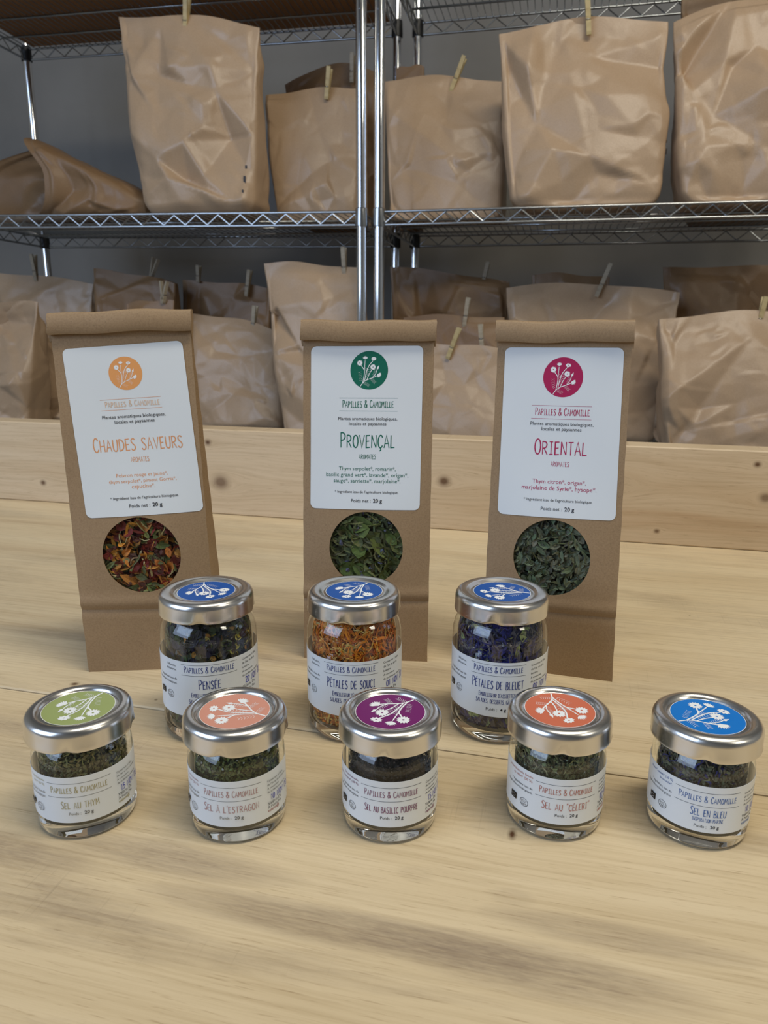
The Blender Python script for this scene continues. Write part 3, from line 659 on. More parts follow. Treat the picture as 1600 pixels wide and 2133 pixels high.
class Art:
    """flat print in millimetres, one bucket of polygons per ink"""
    def __init__(s): s.b = {}
    def add(s, col, V, Fc):
        v, f = s.b.setdefault(col, ([], [])); n = len(v); s.n = (getattr(s, 'n', 0) + 1) % 14
        v += [(p[0], p[1], s.n * 0.000004) for p in V]; f += [tuple(i + n for i in q) for q in Fc]
    def ribbon(s, col, pts, w, taper=0.85, seg=None):
        if seg:
            out = [pts[0]]
            for a, c in zip(pts[:-1], pts[1:]):
                L = math.dist(a, c); n = max(1, int(L / seg))
                out += [(a[0] + (c[0] - a[0]) * i / n, a[1] + (c[1] - a[1]) * i / n) for i in range(1, n + 1)]
            pts = out
        V = []; Fc = []; n = len(pts)
        for i, p in enumerate(pts):
            a = pts[max(i - 1, 0)]; c = pts[min(i + 1, n - 1)]
            def nrm(p, q):
                dx, dy = q[0] - p[0], q[1] - p[1]; L = math.hypot(dx, dy) or 1; return (-dy / L, dx / L)
            n1 = nrm(a, p) if i > 0 else nrm(p, c); n2 = nrm(p, c) if i < n - 1 else n1
            mx, my = n1[0] + n2[0], n1[1] + n2[1]; L = math.hypot(mx, my)
            if L < 0.35: mx, my, k = n1[0], n1[1], 1
            else: mx, my = mx / L, my / L; k = min(1.7, 1 / max(0.3, mx * n1[0] + my * n1[1]))
            ww = w / 2 * (taper if i in (0, n - 1) else 1) * k
            V += [(p[0] + mx * ww, p[1] + my * ww), (p[0] - mx * ww, p[1] - my * ww)]
        for i in range(n - 1): Fc.append((2 * i + 1, 2 * i + 3, 2 * i + 2, 2 * i))
        s.add(col, V, Fc)
    def disc(s, col, cx, cy, r, n=48, sx=1.0, sy=1.0):
        V = [(cx, cy)] + [(cx + r * sx * math.cos(2 * math.pi * i / n), cy + r * sy * math.sin(2 * math.pi * i / n)) for i in range(n)]
        s.add(col, V, [(0, i + 1, (i + 1) % n + 1) for i in range(n)])
    def ring(s, col, cx, cy, r, w, n=40, sx=1.0, sy=1.0, rot=0):
        c, sn = math.cos(rot), math.sin(rot); V = []
        for i in range(n):
            a = 2 * math.pi * i / n
            for rr in (r, r - w):
                x, y = rr * sx * math.cos(a), rr * sy * math.sin(a); V.append((cx + x * c - y * sn, cy + x * sn + y * c))
        s.add(col, V, [(2 * i, (2 * i + 2) % (2 * n), (2 * i + 3) % (2 * n), 2 * i + 1) for i in range(n)])
    def rect(s, col, x0, y0, x1, y1, nx=6):
        V = []; 
        for i in range(nx + 1):
            x = x0 + (x1 - x0) * i / nx; V += [(x, y0), (x, y1)]
        s.add(col, V, [(2 * i, 2 * i + 2, 2 * i + 3, 2 * i + 1) for i in range(nx)])
    def hand(s, col, text, cx, base, cap, width, stroke=0.105, small=0.84, align='c', slant=0.0):
        x = 0; items = []; prev = ' '
        for i, ch in enumerate(text):
            k = ch; sc = 1.0
            up = ch.upper()
            if ch != up or False: sc = small
            g, extra = (G.get(up), []) if up not in ACC else (G[ACC[up][0]], ACC[up][1])
            items.append((x, sc, g, extra)); x += g[0] * (0.93 if sc < 1 else 1.0) + 0.115
        tot = x - 0.115; kx = width / tot if width else cap
        x0 = cx - (tot * kx / 2 if align == 'c' else (0 if align == 'l' else tot * kx))
        for (gx, sc, g, extra) in items:
            for st in [q for q in g[1]] + extra + [cr(q) for q in g[2]]:
                pts = [(x0 + (gx + px * (0.93 if sc < 1 else 1)) * kx + slant * py * cap, base + py * cap * sc) for px, py in st]
                s.ribbon(col, pts, stroke * cap * 0.62, 0.8)
    def sans(s, col, text, cx, base, width, align='c', bold=False, capmm=None):
        cu = bpy.data.curves.new('t', 'FONT'); cu.body = text; cu.size = 1.0; cu.resolution_u = 2
        if bold: cu.offset = 0.014
        o = bpy.data.objects.new('t', cu); SC.collection.objects.link(o)
        bpy.context.view_layer.update()
        dg = bpy.context.evaluated_depsgraph_get(); ev = o.evaluated_get(dg); me = ev.to_mesh()
        V = [(v.co.x, v.co.y) for v in me.vertices]; Fc = [tuple(p.vertices) for p in me.polygons]
        ev.to_mesh_clear(); bpy.data.objects.remove(o); bpy.data.curves.remove(cu)
        if not V: return
        x0 = min(v[0] for v in V); x1 = max(v[0] for v in V); w = x1 - x0
        kx = width / w; ky = kx if capmm is None else capmm / 0.70
        off = cx - (width / 2 if align == 'c' else (0 if align == 'l' else width))
        s.add(col, [((v[0] - x0) * kx + off, base + v[1] * ky) for v in V], Fc)
    def build(s, parent, mapf, name='lettering', layer=0.00006, step=None):
        for i, (col, (V, Fc)) in enumerate(s.b.items()):
            nm = name
            o = mesh_obj(nm, [mapf(x / 1000, y / 1000, layer + 0.00006 * i + dz) for x, y, dz in V], Fc, ink(col) if col != 'white' else M_white, parent, False)
            if i > 0 or True: o['kind'] = 'stuff'
def sprig(A, cx, cy, R, rot, col='white', dot=None, lw=0.045, fl=1.0):
    """camomile sprig, unit disc design turned by rot"""
    c, sn = math.cos(rot), math.sin(rot)
    T = lambda x, y: (cx + R * (x * c - y * sn), cy + R * (x * sn + y * c))
    def stem(pts, w=1.0): A.ribbon(col, [T(*p) for p in cr(pts, 4)], lw * R * w, 0.7)
    stem([(-.48, -.86), (-.30, -.62), (-.08, -.48), (.2, -.38), (.44, -.27)])
    stem([(-.34, -.66), (-.27, -.3), (-.26, 0), (-.36, .16), (-.47, .32)])
    stem([(-.26, -.1), (-.24, .2), (-.22, .52)], .8)
    stem([(-.24, -.57), (-.16, -.15), (-.04, .2), (.2, .5)])
    stem([(-.12, -.5), (.0, -.2), (.16, .06)], .85)
    stem([(.18, -.38), (.34, -.18), (.42, .04)], .8)
    def daisy(x, y, r, n=13, sq=1.0, ang=0.0, fan=False):
        r *= fl
        if fan:
            for k in range(7):
                a = ang + (k - 3) * 0.36
                tip = (x + r * 1.05 * math.cos(a), y + r * 1.05 * math.sin(a)); bx, by = x - r * .25 * math.cos(ang), y - r * .25 * math.sin(ang)
                wv = r * 0.17; px, py = -math.sin(a) * wv, math.cos(a) * wv
                mxp = (bx + (tip[0] - bx) * .65, by + (tip[1] - by) * .65)
                A.add(col, [T(bx, by), T(mxp[0] - px, mxp[1] - py), T(*tip), T(mxp[0] + px, mxp[1] + py)], [(0, 1, 2, 3)])
            return
        V = []; Fc = []; m = n * 4
        for i in range(m):
            a = 2 * math.pi * i / m; rr = r * (0.86 + 0.14 * math.cos(n * a))
            for q in (rr, r * 0.17): V.append(T(x + q * math.cos(a), y + q * math.sin(a) * sq))
        Fc = [(2 * i, (2 * i + 2) % (2 * m), (2 * i + 3) % (2 * m), 2 * i + 1) for i in range(m)]
        A.add(col, V, Fc)
    daisy(-.50, .38, .185); daisy(.20, .17, .185)
    daisy(.24, .60, .17, 9, .72); daisy(.49, -.21, .19, 1, 1, -.6, True); daisy(.51, -.25, .12, 8, .8)
    daisy(-.21, .60, .17, 1, 1, 1.6, True)
    A.add(col, [T(.40, .03), T(.50, .08), T(.52, .26), T(.41, .15)], [(0, 1, 2, 3)])
    for (bx, by, ax, ay) in ((-.44, -.55, -.5, -.12), (-.1, -.35, .02, .12), (-.2, -.25, -.14, .1), (.1, -.42, .3, -.62), (-.3, -.62, -.02, -.78), (.22, -.34, .34, .0)):
        for k in range(6):
            t = k / 5; x, y = bx + (ax - bx) * t, by + (ay - by) * t; L = .08
            dx, dy = ax - bx, ay - by; q = math.hypot(dx, dy); dx /= q; dy /= q
            for sg in (-1, 1):
                A.ribbon(col, [T(x, y), T(x + (dx * .6 - sg * dy) * L, y + (dy * .6 + sg * dx) * L)], lw * R * .32, .7)

# ------------------------------------------------------------------ small loose plant pieces
def flakes(n, sampler, kinds, seed):
    """kinds: (weight, form, length, width, colour, variation); returns verts, faces, colours"""
    rnd = random.Random(seed); V = []; Fc = []; Cc = []
    wts = [k[0] for k in kinds]
    for i in range(n):
        w, form, L, Wd, col, var = rnd.choices(kinds, wts)[0]
        P, nrm = sampler(rnd); P = Vector(P); nrm = Vector(nrm)
        L *= rnd.uniform(0.6, 1.3); Wd *= rnd.uniform(0.7, 1.3)
        t = Vector((rnd.gauss(0, 1), rnd.gauss(0, 1), rnd.gauss(0, 1)))
        t = (t - nrm * t.dot(nrm) * 0.72).normalized()
        up = (nrm + Vector((rnd.gauss(0, .55), rnd.gauss(0, .55), rnd.gauss(0, .55)))).normalized()
        sd = t.cross(up).normalized(); up = sd.cross(t)
        k = 1 + rnd.uniform(-var, var); c = tuple(max(0, x * k * (1 + rnd.uniform(-.12, .12))) for x in col)
        b0 = len(V)
        if form == 'leaf':
            cv = rnd.uniform(-.25, .35) * L; fd = rnd.uniform(0.05, .35) * Wd
            prof = ((0, 0), (.25, .8), (.55, 1), (.82, .6), (1, 0))
            for (a, ww) in prof:
                q = P + t * (L * (a - .5)) + up * (cv * (a - .5) ** 2 * 2)
                V += [q - sd * Wd / 2 * ww + up * fd * ww, q, q + sd * Wd / 2 * ww + up * fd * ww]
            for j in range(4):
                a = b0 + 3 * j; Fc += [(a, a + 1, a + 4, a + 3), (a + 1, a + 2, a + 5, a + 4)]
        elif form == 'strip':
            cv = rnd.uniform(-.6, .6) * L; cs_ = rnd.uniform(-.3, .3) * L
            for j in range(6):
                a = j / 5; ww = (0.45, .9, 1, 1, .8, .3)[j]
                q = P + t * (L * (a - .5)) + up * (cv * (a - .5) ** 2) + sd * (cs_ * math.sin(a * 5))
                V += [q - sd * Wd / 2 * ww, q + sd * Wd / 2 * ww]
            for j in range(5): a = b0 + 2 * j; Fc.append((a, a + 1, a + 3, a + 2))
        else:
            m = 5; V.append(P + up * Wd * .4)
            for j in range(m):
                an = 2 * math.pi * j / m; V.append(P + t * (L / 2 * math.cos(an) * rnd.uniform(.6, 1.2)) + sd * (Wd / 2 * math.sin(an) * rnd.uniform(.6, 1.2)) + up * rnd.uniform(-.2, .2) * Wd)
            for j in range(m): Fc.append((b0, b0 + 1 + j, b0 + 1 + (j + 1) % m))
        Cc += [c] * (len(V) - b0)
    return V, Fc, Cc

# ------------------------------------------------------------------ kraft herb pouches
BW, BD = 0.084, 0.046
def herb_pouch(loc, yaw, H, shear, topslope, lab_dx, lab_rot, label, art_fn, kinds, seed, taper=0.0, LW=0.0720, nfl=1500):
    root = empty('herb_pouch', loc, yaw); tag(root, label, 'pouch', 'kraft herb pouches with round windows')
    rnd = random.Random(seed); ph = [rnd.uniform(0, 6) for _ in range(6)]
    zc, rw = 0.0785, 0.0243
    fold_z = H - 0.0125
    def wav(x, z): return 0.00025 * math.sin(60 * x + ph[0] + 25 * z) * math.sin(45 * z + ph[1])
    def S(x, z, off=0.0):
        k = z / H
        y = -BD / 2 + (BD / 2 - 0.0030) * k ** 1.15
        bl = 0.0042 * math.exp(-((z - 0.075) / 0.045) ** 2) * (1 - (x / (BW / 2)) ** 2 * 0.9)
        cre = 0.0011 * math.exp(-((z - 0.042) / 0.0022) ** 2) - 0.0012 * math.exp(-((z - 0.047) / 0.004) ** 2)
        xx = x * (1 - taper * k) - shear * z
        dz = topslope * x * (k ** 3)
        return Vector((xx, y - bl + cre + wav(x, z) - off, z + dz))
    # front panel with a round hole
    V = []; Fc = []; idx = {}
    nx, cs_ = 42, BW / 42; nz = int(round(fold_z + 0.004) / cs_) if False else int((fold_z + 0.003) / cs_)
    ic, jc, hh = nx // 2, int(round(zc / cs_)), 14
    zc = jc * cs_
    def vid(i, j):
        if (i, j) not in idx: idx[i, j] = len(V); V.append(S((i - ic) * cs_ * (1 if 0 < i < nx else 1 + 0.003 * math.sin(j * .5 + ph[2])), j * cs_))
        return idx[i, j]
    for i in range(nx):
        for j in range(nz):
            if abs(i + .5 - ic) < hh and abs(j + .5 - jc) < hh: continue
            Fc.append((vid(i, j), vid(i + 1, j), vid(i + 1, j + 1), vid(i, j + 1)))
    per = [(ic - hh + k, jc - hh) for k in range(2 * hh)] + [(ic + hh, jc - hh + k) for k in range(2 * hh)] + [(ic + hh - k, jc + hh) for k in range(2 * hh)] + [(ic - hh, jc + hh - k) for k in range(2 * hh)]
    rings = [[vid(i, j) for i, j in per]]
    for l in range(1, 5):
        t = l / 4; ring = []
        for (i, j) in per:
            x, z = (i - ic) * cs_, (j - jc) * cs_; a = math.atan2(z, x)
            X = x * (1 - t) + rw * math.cos(a) * t; Z = z * (1 - t) + rw * math.sin(a) * t
            ring.append(len(V)); V.append(S(X, zc + Z))
        rings.append(ring)
    n = len(per)
    for l in range(4):
        for k in range(n): Fc.append((rings[l][k], rings[l][(k + 1) % n], rings[l + 1][(k + 1) % n], rings[l + 1][k]))
    # inner lip of the cut-out
    lip = []
    for vi in rings[4]: lip.append(len(V)); V.append(Vector(V[vi]) + Vector((0, 0.0005, 0)))
    for k in range(n): Fc.append((rings[4][k], rings[4][(k + 1) % n], lip[(k + 1) % n], lip[k]))
    nf = len(Fc)
    # gusseted sides and back
    def yb(z): k = z / H; return BD / 2 - (BD / 2 - 0.0005) * k ** 1.15
    cols = []
    for sg in (-1, 1):
        base = len(V)
        for j in range(nz + 1):
            z = j * cs_; k = z / H; f = V[idx[(nx if sg > 0 else 0), j]]; yf = f[1]; y2 = yb(z)
            pin = 0.0 if z < 0.03 else min(1, (z - .03) / .12) * min(0.020, 0.45 * (y2 - yf) + .004) * 0.8
            pin += 0.0002 * math.sin(z * 90 + ph[3])
            V.append((f[0], f[1], f[2])); V.append((f[0] - sg * pin * .5 - sg * .001, yf + (y2 - yf) * .25, f[2])); V.append((f[0] - sg * pin, (yf + y2) / 2, f[2]))
            V.append((f[0] - sg * pin * .5, yf + (y2 - yf) * .75, f[2])); V.append((f[0], y2, f[2]))
        for j in range(nz):
            for q in range(4):
                a = base + j * 5 + q; ff = (a, a + 1, a + 6, a + 5); Fc.append(ff if sg > 0 else ff[::-1])
        cols.append(base)
    for j in range(nz):
        a, c = cols[0] + j * 5 + 4, cols[1] + j * 5 + 4; Fc.append((c, a, a + 5, c + 5))
    Fc.append((cols[0], cols[0] + 2, cols[0] + 4, cols[1] + 4, cols[1] + 2, cols[1]))
    Fc.append((cols[0] + nz * 5, cols[1] + nz * 5, cols[1] + nz * 5 + 4, cols[0] + nz * 5 + 4))
    body = mesh_obj('paper_body', V, Fc, M_kraft, root, True, sharp=35)
    # rolled down top
    V = []; Fc = []; m = 44; W2 = BW + 0.0022
    prof = [(0.0040, -0.004), (0.0044, 0.006), (0.0040, 0.0118), (0.0018, 0.0128), (-0.0028, 0.0126), (-0.0044, 0.0112), (-0.0050, 0.006), (-0.0052, 0.0012), (-0.0044, -0.0002), (-0.0024, -0.0002), (-0.0012, 0.001), (-0.0008, -0.004)]
    for i in range(m + 1):
        x = -W2 / 2 + W2 * i / m; c = S(x, fold_z); yy = c.y + 0.001
        for (py, pz) in prof:
            V.append((c.x + 0.0004 * math.sin(pz * 900 + ph[4]) * (1 if i in (0, m) else 0), yy + py + 0.0005 * math.sin(x * 70 + ph[5]), c.z + pz + 0.0005 * math.sin(x * 50 + ph[1]) + 0.0004 * math.sin(x * 130)))
    q = len(prof)
    for i in range(m):
        for j in range(q): 
            j2 = (j + 1) % q; Fc.append((i * q + j, i * q + j2, (i + 1) * q + j2, (i + 1) * q + j))
    Fc.append(tuple(range(q))); Fc.append(tuple(range(m * q + q - 1, m * q - 1, -1)))
    mesh_obj('folded_top', V, Fc, M_kraft, root, True, sharp=50)
    # film and contents
    V = [S(0, zc, -0.0006)]; Fc = []
    for rr in (0.4, 0.8, 1.04):
        for k in range(48): a = 2 * math.pi * k / 48; V.append(S(rw * rr * math.cos(a), zc + rw * rr * math.sin(a), -0.0006 + 0.0002 * math.sin(3 * a)))
    for k in range(48):
        k2 = (k + 1) % 48; Fc.append((0, 1 + k, 1 + k2))
        for r in (0, 1): Fc.append((1 + r * 48 + k, 49 + r * 48 + k, 49 + r * 48 + k2, 1 + r * 48 + k2))
    mesh_obj('window_film', V, Fc, M_film, root, True)
    def samp(r):
        a = r.uniform(0, 2 * math.pi); q = math.sqrt(r.random()) * (rw + 0.006); d = r.random() ** 1.3 * 0.009 + 0.0022
        x, z = q * math.cos(a), zc + q * math.sin(a); p = S(x, z, -d); return p, (0, -1, 0)
    V, Fc, Cc = flakes(nfl, samp, kinds, seed)
    for v in V:
        lim = S(v.x + shear * zc, v.z).y + 0.0013
        if v.y < lim: v.y = lim + 0.0004 * ((v.x * 7919) % 1)
    b0 = len(V); ringn = 32
    V.append(S(0, zc, -0.012)); Cc.append((0.012, 0.012, 0.008))  # near-black disc behind the herbs: the pouch's inner shade put into colour
    for k in range(ringn): a = 2 * math.pi * k / ringn; V.append(S((rw + .008) * math.cos(a), zc + (rw + .008) * math.sin(a), -0.012)); Cc.append((0.012, 0.012, 0.008))
    for k in range(ringn): Fc.append((b0, b0 + 1 + k, b0 + 1 + (k + 1) % ringn))
    tag(mesh_obj('dried_herbs', V, Fc, M_tint, root, False, col=Cc), kind='stuff')
    # label
    LH, rc = LW * 1.45, 0.0035; cz = 0.1560
    cr_, sr_ = math.cos(lab_rot), math.sin(lab_rot)
    # in-plane coordinates of the label -> surface (height measured along the panel)
    def mp(x, y, off=0.0):
        x *= LW / 0.0708; y *= LW / 0.0708
        X = (x * cr_ - y * sr_ + lab_dx) / (1 - taper * 0.68); Z = cz + x * sr_ + y * cr_
        return S(X + shear * Z * 0.0, Z, 0.00025 + off)
    V = []; Fc = []; rows = 30; colsn = 20
    LH /= LW / 0.0708; LWn = 0.0708
    ys = [-LH / 2 + LH * i / rows for i in range(rows + 1)]
    ys = sorted(set(ys + [s * (LH / 2 - rc * (1 - math.sin(t))) for s in (-1, 1) for t in (0, .3, .6, .9, 1.2)]))
    for y in ys:
        e = max(0, abs(y) - (LH / 2 - rc)); hw = LWn / 2 - (rc - math.sqrt(max(0, rc * rc - e * e)))
        for i in range(colsn + 1): V.append(mp(-hw + 2 * hw * i / colsn, y))
    for j in range(len(ys) - 1):
        for i in range(colsn): a = j * (colsn + 1) + i; Fc.append((a, a + 1, a + colsn + 2, a + colsn + 1))
    lab = mesh_obj('label', V, Fc, M_label, root, True)
    A = Art(); E_ = Art(); art_fn(A, E_)
    A.build(lab, mp, 'lettering'); E_.build(lab, mp, 'round_emblem', layer=0.00005)
    return root

def pouch_art(col, title, tw, cap, tb, lines, emb, rule1, rule2, pl, arom, ingr, poids, pale=None, emb_col=None):
    pale = pale or col
    def fn(A, E_):
        E_.disc(emb_col or col, emb[0], emb[1], emb[2], 64); sprig(E_, emb[0], emb[1], emb[2], 0.0, lw=.034, fl=.86)
        hw = 18.8 if not pale is False else 18
        for yy in (rule1, rule2): A.ribbon(col, [(-17.6 + emb[0] * .3, yy), (20.0 - (1.5 if emb[0] < 1 else 0), yy)], 0.20, 1, seg=2.0)
        A.hand(pale, 'Papilles & Camomille', 1.2, rule2 + (rule1 - rule2) * .27, (rule1 - rule2) * .56, 32.4, stroke=.15)
        A.sans(BLACK, 'Plantes aromatiques biologiques,', 1.1, pl[0], 37.6); A.sans(BLACK, 'locales et paysannes', 1.1, pl[1], 23.8)
        A.hand(col, title, 1.2, tb, cap, tw, stroke=.12); A.hand(col, 'aromates', 1.2, arom, 2.9, 10.8, stroke=.15, small=1.0)
        for t, yy, w in lines: A.sans(col, t, 1.2, yy, w)
        A.sans(BLACK, "* Ingrédient issu de l'agriculture biologique.", 1.0, ingr, 41.0)
        A.sans(BLACK, 'Poids net :', -2.5, poids, 12.6); A.sans(BLACK, '20 g', 8.2, poids, 5.8, bold=True)
    return fn
GREEN = (22, 104, 84); CRIM = (172, 34, 84); ORAN = (222, 156, 108)
c1 = Vector((-0.1924, 0.4422)); a1 = math.radians(6.0)
def place(corner, a, sgn):
    u = Vector((math.cos(a), math.sin(a))); n = Vector((-math.sin(a), math.cos(a)))
    q = Vector(corner) + u * (sgn * BW / 2) + n * (BD / 2); return (q.x, q.y, 0.0)
herb_pouch(place(c1, a1, 1), a1, 0.2285, 0.043, 0.045, 0.0022, math.radians(2.4),
    'kraft herb pouch with peach emblem, leftmost, red and orange dried petals in its window',
    pouch_art(ORAN, 'Chaudes saveurs', 53.0, 8.6, -11.6, [('Poivron rouge et jaune*,', -27.5, 31), ('thym serpolet*, piment Gorria*,', -31.1, 40.5), ('capucine*.', -34.6, 14)],
              (-0.4, 34.6, 9.9), 19.6, 13.2, (8.2, 5.0), -18.6, -41.0, -46.2, pale=(226, 190, 160), emb_col=(228, 160, 98)),  # pale brand ink: orange washed out by label gloss, put into the colour
    [(5, 'leaf', .0085, .0042, s2l((96, 104, 62)), .3), (4, 'strip', .011, .003, s2l((176, 116, 38)), .3), (3, 'leaf', .012, .006, s2l((166, 108, 44)), .3), (6, 'leaf', .007, .006, s2l((104, 30, 20)), .4),
     (2, 'strip', .014, .0012, s2l((176, 160, 110)), .2), (3, 'crumb', .005, .005, s2l((70, 34, 26)), .3), (2, 'leaf', .006, .003, s2l((130, 132, 84)), .2)], 101, taper=0.012, LW=0.0724, nfl=900)
a2 = math.radians(-3.5)
herb_pouch(place((0.0298, 0.4608), a2, -1), a2, 0.2242, -0.002, 0.02, -0.0010, math.radians(-0.2),
    'kraft herb pouch with dark green emblem in the middle, green leaves in its window',
    pouch_art(GREEN, 'Provençal', 34.6, 9.6, -12.0, [('Thym serpolet*, romarin*,', -26.4, 36.5), ('basilic grand vert*, lavande*, origan*,', -30.4, 52.8), ('sauge*, sarriette*, marjolaine*.', -34.2, 43)],
              (1.6, 36.4, 11.9), 19.2, 11.1, (5.4, 2.2), -19.1, -40.9, -46.7),
    [(6, 'strip', .013, .0016, s2l((92, 98, 60)), .3), (6, 'leaf', .008, .003, s2l((76, 82, 54)), .35), (2, 'leaf', .015, .009, s2l((84, 96, 48)), .2), (2, 'crumb', .004, .003, s2l((84, 88, 108)), .3), (3, 'leaf', .006, .0025, s2l((104, 112, 76)), .2)], 202, nfl=1100)
a3 = math.radians(-16.5)
herb_pouch(place((0.1467, 0.4325), a3, -1), a3, 0.2243, 0.011, 0.0, 0.0006, math.radians(0.4),
    'kraft herb pouch with crimson emblem, rightmost, small grey-green leaves in its window',
    pouch_art(CRIM, 'Oriental', 31.2, 9.6, -13.0, [('Thym citron*, origan*,', -30.6, 32), ('marjolaine de Syrie*, hysope*.', -34.6, 44.6)],
              (0.6, 33.8, 11.9), 16.7, 8.8, (4.9, 1.7), -20.0, -41.5, -47.0),
    [(10, 'leaf', .0065, .0030, s2l((98, 104, 84)), .35), (5, 'leaf', .009, .0035, s2l((108, 118, 90)), .25), (3, 'strip', .011, .0012, s2l((90, 92, 60)), .3), (4, 'crumb', .004, .004, s2l((60, 70, 48)), .3)], 303, taper=0.05, nfl=1300)

# ------------------------------------------------------------------ jars
def lid_mesh(root, R, h, hl, rs, tall):
    zt = h
    prof = [(0.0, zt - 0.0013), (rs + 0.0006, zt - 0.0013), (rs + 0.0010, zt - 0.0016)]
    if tall: prof += [(rs + 0.0022, zt - 0.0014), (rs + 0.0030, zt - 0.0004), (rs + 0.0042, zt - 0.0001)]
    else: prof += [(rs + 0.0014, zt - 0.0010), (rs + 0.0022, zt - 0.0001)]
    prof += [(R - 0.0038, zt + 0.0001), (R - 0.0022, zt - 0.0002), (R - 0.0010, zt - 0.0010), (R - 0.0003, zt - 0.0022), (R, zt - 0.0038), (R, zt - hl + 0.0022),
             (R + 0.0003, zt - hl + 0.0012), (R + 0.0002, zt - hl + 0.0003), (R - 0.0005, zt - hl), (R - 0.0013, zt - hl + 0.0004), (R - 0.0014, zt - hl + 0.003), (R - 0.0014, zt - 0.004), (0.0, zt - 0.0035)]
    def mod(r, z, a):
        if z < zt - hl + 0.0014 and r > R - 0.001:
            k = max(0, math.cos(4 * a + 0.6)) ** 8; return r - 0.0006 * k, z + 0.0007 * k
        return r, z
    b = MB(); b.lathe(prof[::-1], 96, mod=mod); return b.build('lid', M_lid, root, smooth=True, sharp=60)
def jar(x, y, turn, tall, sticker, srot, label, cat_label, art_fn, kinds, nfl, core, seed, fill=None, zlo=0.0075):
    view = math.atan2(y, x)  # direction camera -> jar
    rz = view + math.pi / 2 - math.pi   # local -Y faces the camera when turn = 0
    rz = math.atan2(y, x) - math.pi / 2 + math.radians(turn)
    root = empty('tall_spice_jar' if tall else 'small_spice_jar', (x, y, 0), rz)
    tag(root, label, 'jar', 'tall flower petal jars' if tall else 'small herb salt jars')
    if tall: R, h, hl, Rl, rs = 0.0264, 0.0800, 0.0112, 0.0255, 0.0156
    else: R, h, hl, Rl, rs = 0.0216, 0.0540, 0.0108, 0.0230, 0.0156
    zn = h - hl                                   # lower edge of the lid
    if tall:
        outer = [(0.0, 0.0008), (R * .80, 0.0006), (R - .0042, 0.0), (R - .0026, 0.0006), (R - .0012, 0.0024), (R - .0004, 0.005), (R, 0.0085), (R, 0.052), (R - .0003, 0.0585), (R - .0014, 0.063), (R - .0034, 0.0662), (R - .0050, 0.0682), (R - .0052, 0.0700), (R - .0052, 0.0765)]
        kbase = 6
    else:
        outer = [(0.0, 0.0008), (R * .78, 0.0006), (R - .0030, 0.0), (R - .0016, 0.0006), (R - .0007, 0.0020), (R - .0003, 0.0045), (R, 0.0080), (R, 0.031), (R - .0003, 0.0355), (R - .0014, 0.0390), (R - .0030, 0.0414), (R - .0038, 0.0430), (R - .0038, 0.0440), (R - .0038, 0.0505)]
        kbase = 6
    th = 0.0026; zf = 0.0068
    b = MB(); b.lathe(outer, 96, mi=[0] * kbase + [1] * (len(outer) - 1 - kbase))
    # solid foot: closes with an upper surface under the contents
    foot = [(R, outer[kbase][1]), (R - th, zf + 0.0012), (R - th - 0.0022, zf), (R * .45, zf + 0.0006), (0, zf + 0.0008)]
    b.lathe(foot, 96, mi=0)
    inner = [(R - th, zf + 0.0013)] + [(max(0.001, r - th), z) for (r, z) in outer[kbase + 1:]]
    b.lathe(inner[::-1], 96, mi=1)
    g = b.build('glass_body', [M_glassb, M_glass], root, smooth=True, sharp=60)
    lid = lid_mesh(root, Rl, h, hl, rs, tall)
    # round sticker with its printed sprig
    zs = h - 0.0013 + 0.00008
    n = 72; V = [(0, 0, zs)] + [(rs * math.cos(2 * math.pi * k / n), rs * math.sin(2 * math.pi * k / n), zs) for k in range(n)]
    st = mesh_obj('round_sticker', V, [(0, 1 + k, 1 + (k + 1) % n) for k in range(n)], ink(sticker), root, False)
    E_ = Art(); E_.ring('white', 0, 0, rs * 1000, 0.22, 72); sprig(E_, 0, 0, rs * 1000 * .98, math.radians(srot) - rz, lw=0.046, fl=1.12)
    E_.build(st, lambda a, c, o: Vector((a, c, zs + o)), 'sprig_drawing')
    # contents
    def rin(z):
        for (r0, z0), (r1, z1) in zip(inner[:-1], inner[1:]):
            if z0 <= z <= z1: return r0 + (r1 - r0) * (z - z0) / (z1 - z0 + 1e-9)
        return inner[-1][0]
    ztop = fill or (zn + 0.003)
    def samp(r):
        z = r.uniform(zlo + .0005, ztop); a = r.uniform(0, 2 * math.pi)
        # only the side the room sees carries the dense outer layer
        q = rin(z) - 0.0006 - r.random() ** 1.5 * 0.0035
        return (q * math.cos(a), q * math.sin(a), z), (math.cos(a), math.sin(a), 0)
    V, Fc, Cc = flakes(nfl, samp, kinds, seed)
    # keep the pieces inside the glass
    V2 = []
    for v in V:
        z = min(max(v[2], zlo), h - .006); rr = math.hypot(v[0], v[1]); lim = rin(z) - 0.0003
        k = lim / rr if rr > lim else 1; V2.append((v[0] * k, v[1] * k, z))
    V = V2
    b0 = len(V); m = 40; zz = [zlo + .0002 + (ztop - .001 - zlo) * i / 10 for i in range(11)]
    for z in zz:
        for k in range(m): a = 2 * math.pi * k / m; q = rin(z) - .0042; V.append((q * math.cos(a), q * math.sin(a), z)); Cc.append(core)
    for i in range(10):
        for k in range(m): Fc.append((b0 + i * m + k, b0 + i * m + (k + 1) % m, b0 + (i + 1) * m + (k + 1) % m, b0 + (i + 1) * m + k))
    Fc.append(tuple(b0 + k for k in range(m - 1, -1, -1))); Fc.append(tuple(b0 + 10 * m + k for k in range(m)))
    tag(mesh_obj('dried_contents', V, Fc, M_tint, root, False, col=Cc), kind='stuff')
    # wrapped paper label
    z0, z1 = (0.0172, 0.0487) if tall else (0.0095, 0.0314)
    Rp = R + 0.00012
    def mp(sx, z, off=0.0):
        a = -math.pi / 2 + sx / Rp; return Vector(((Rp + off) * math.cos(a), (Rp + off) * math.sin(a), z))
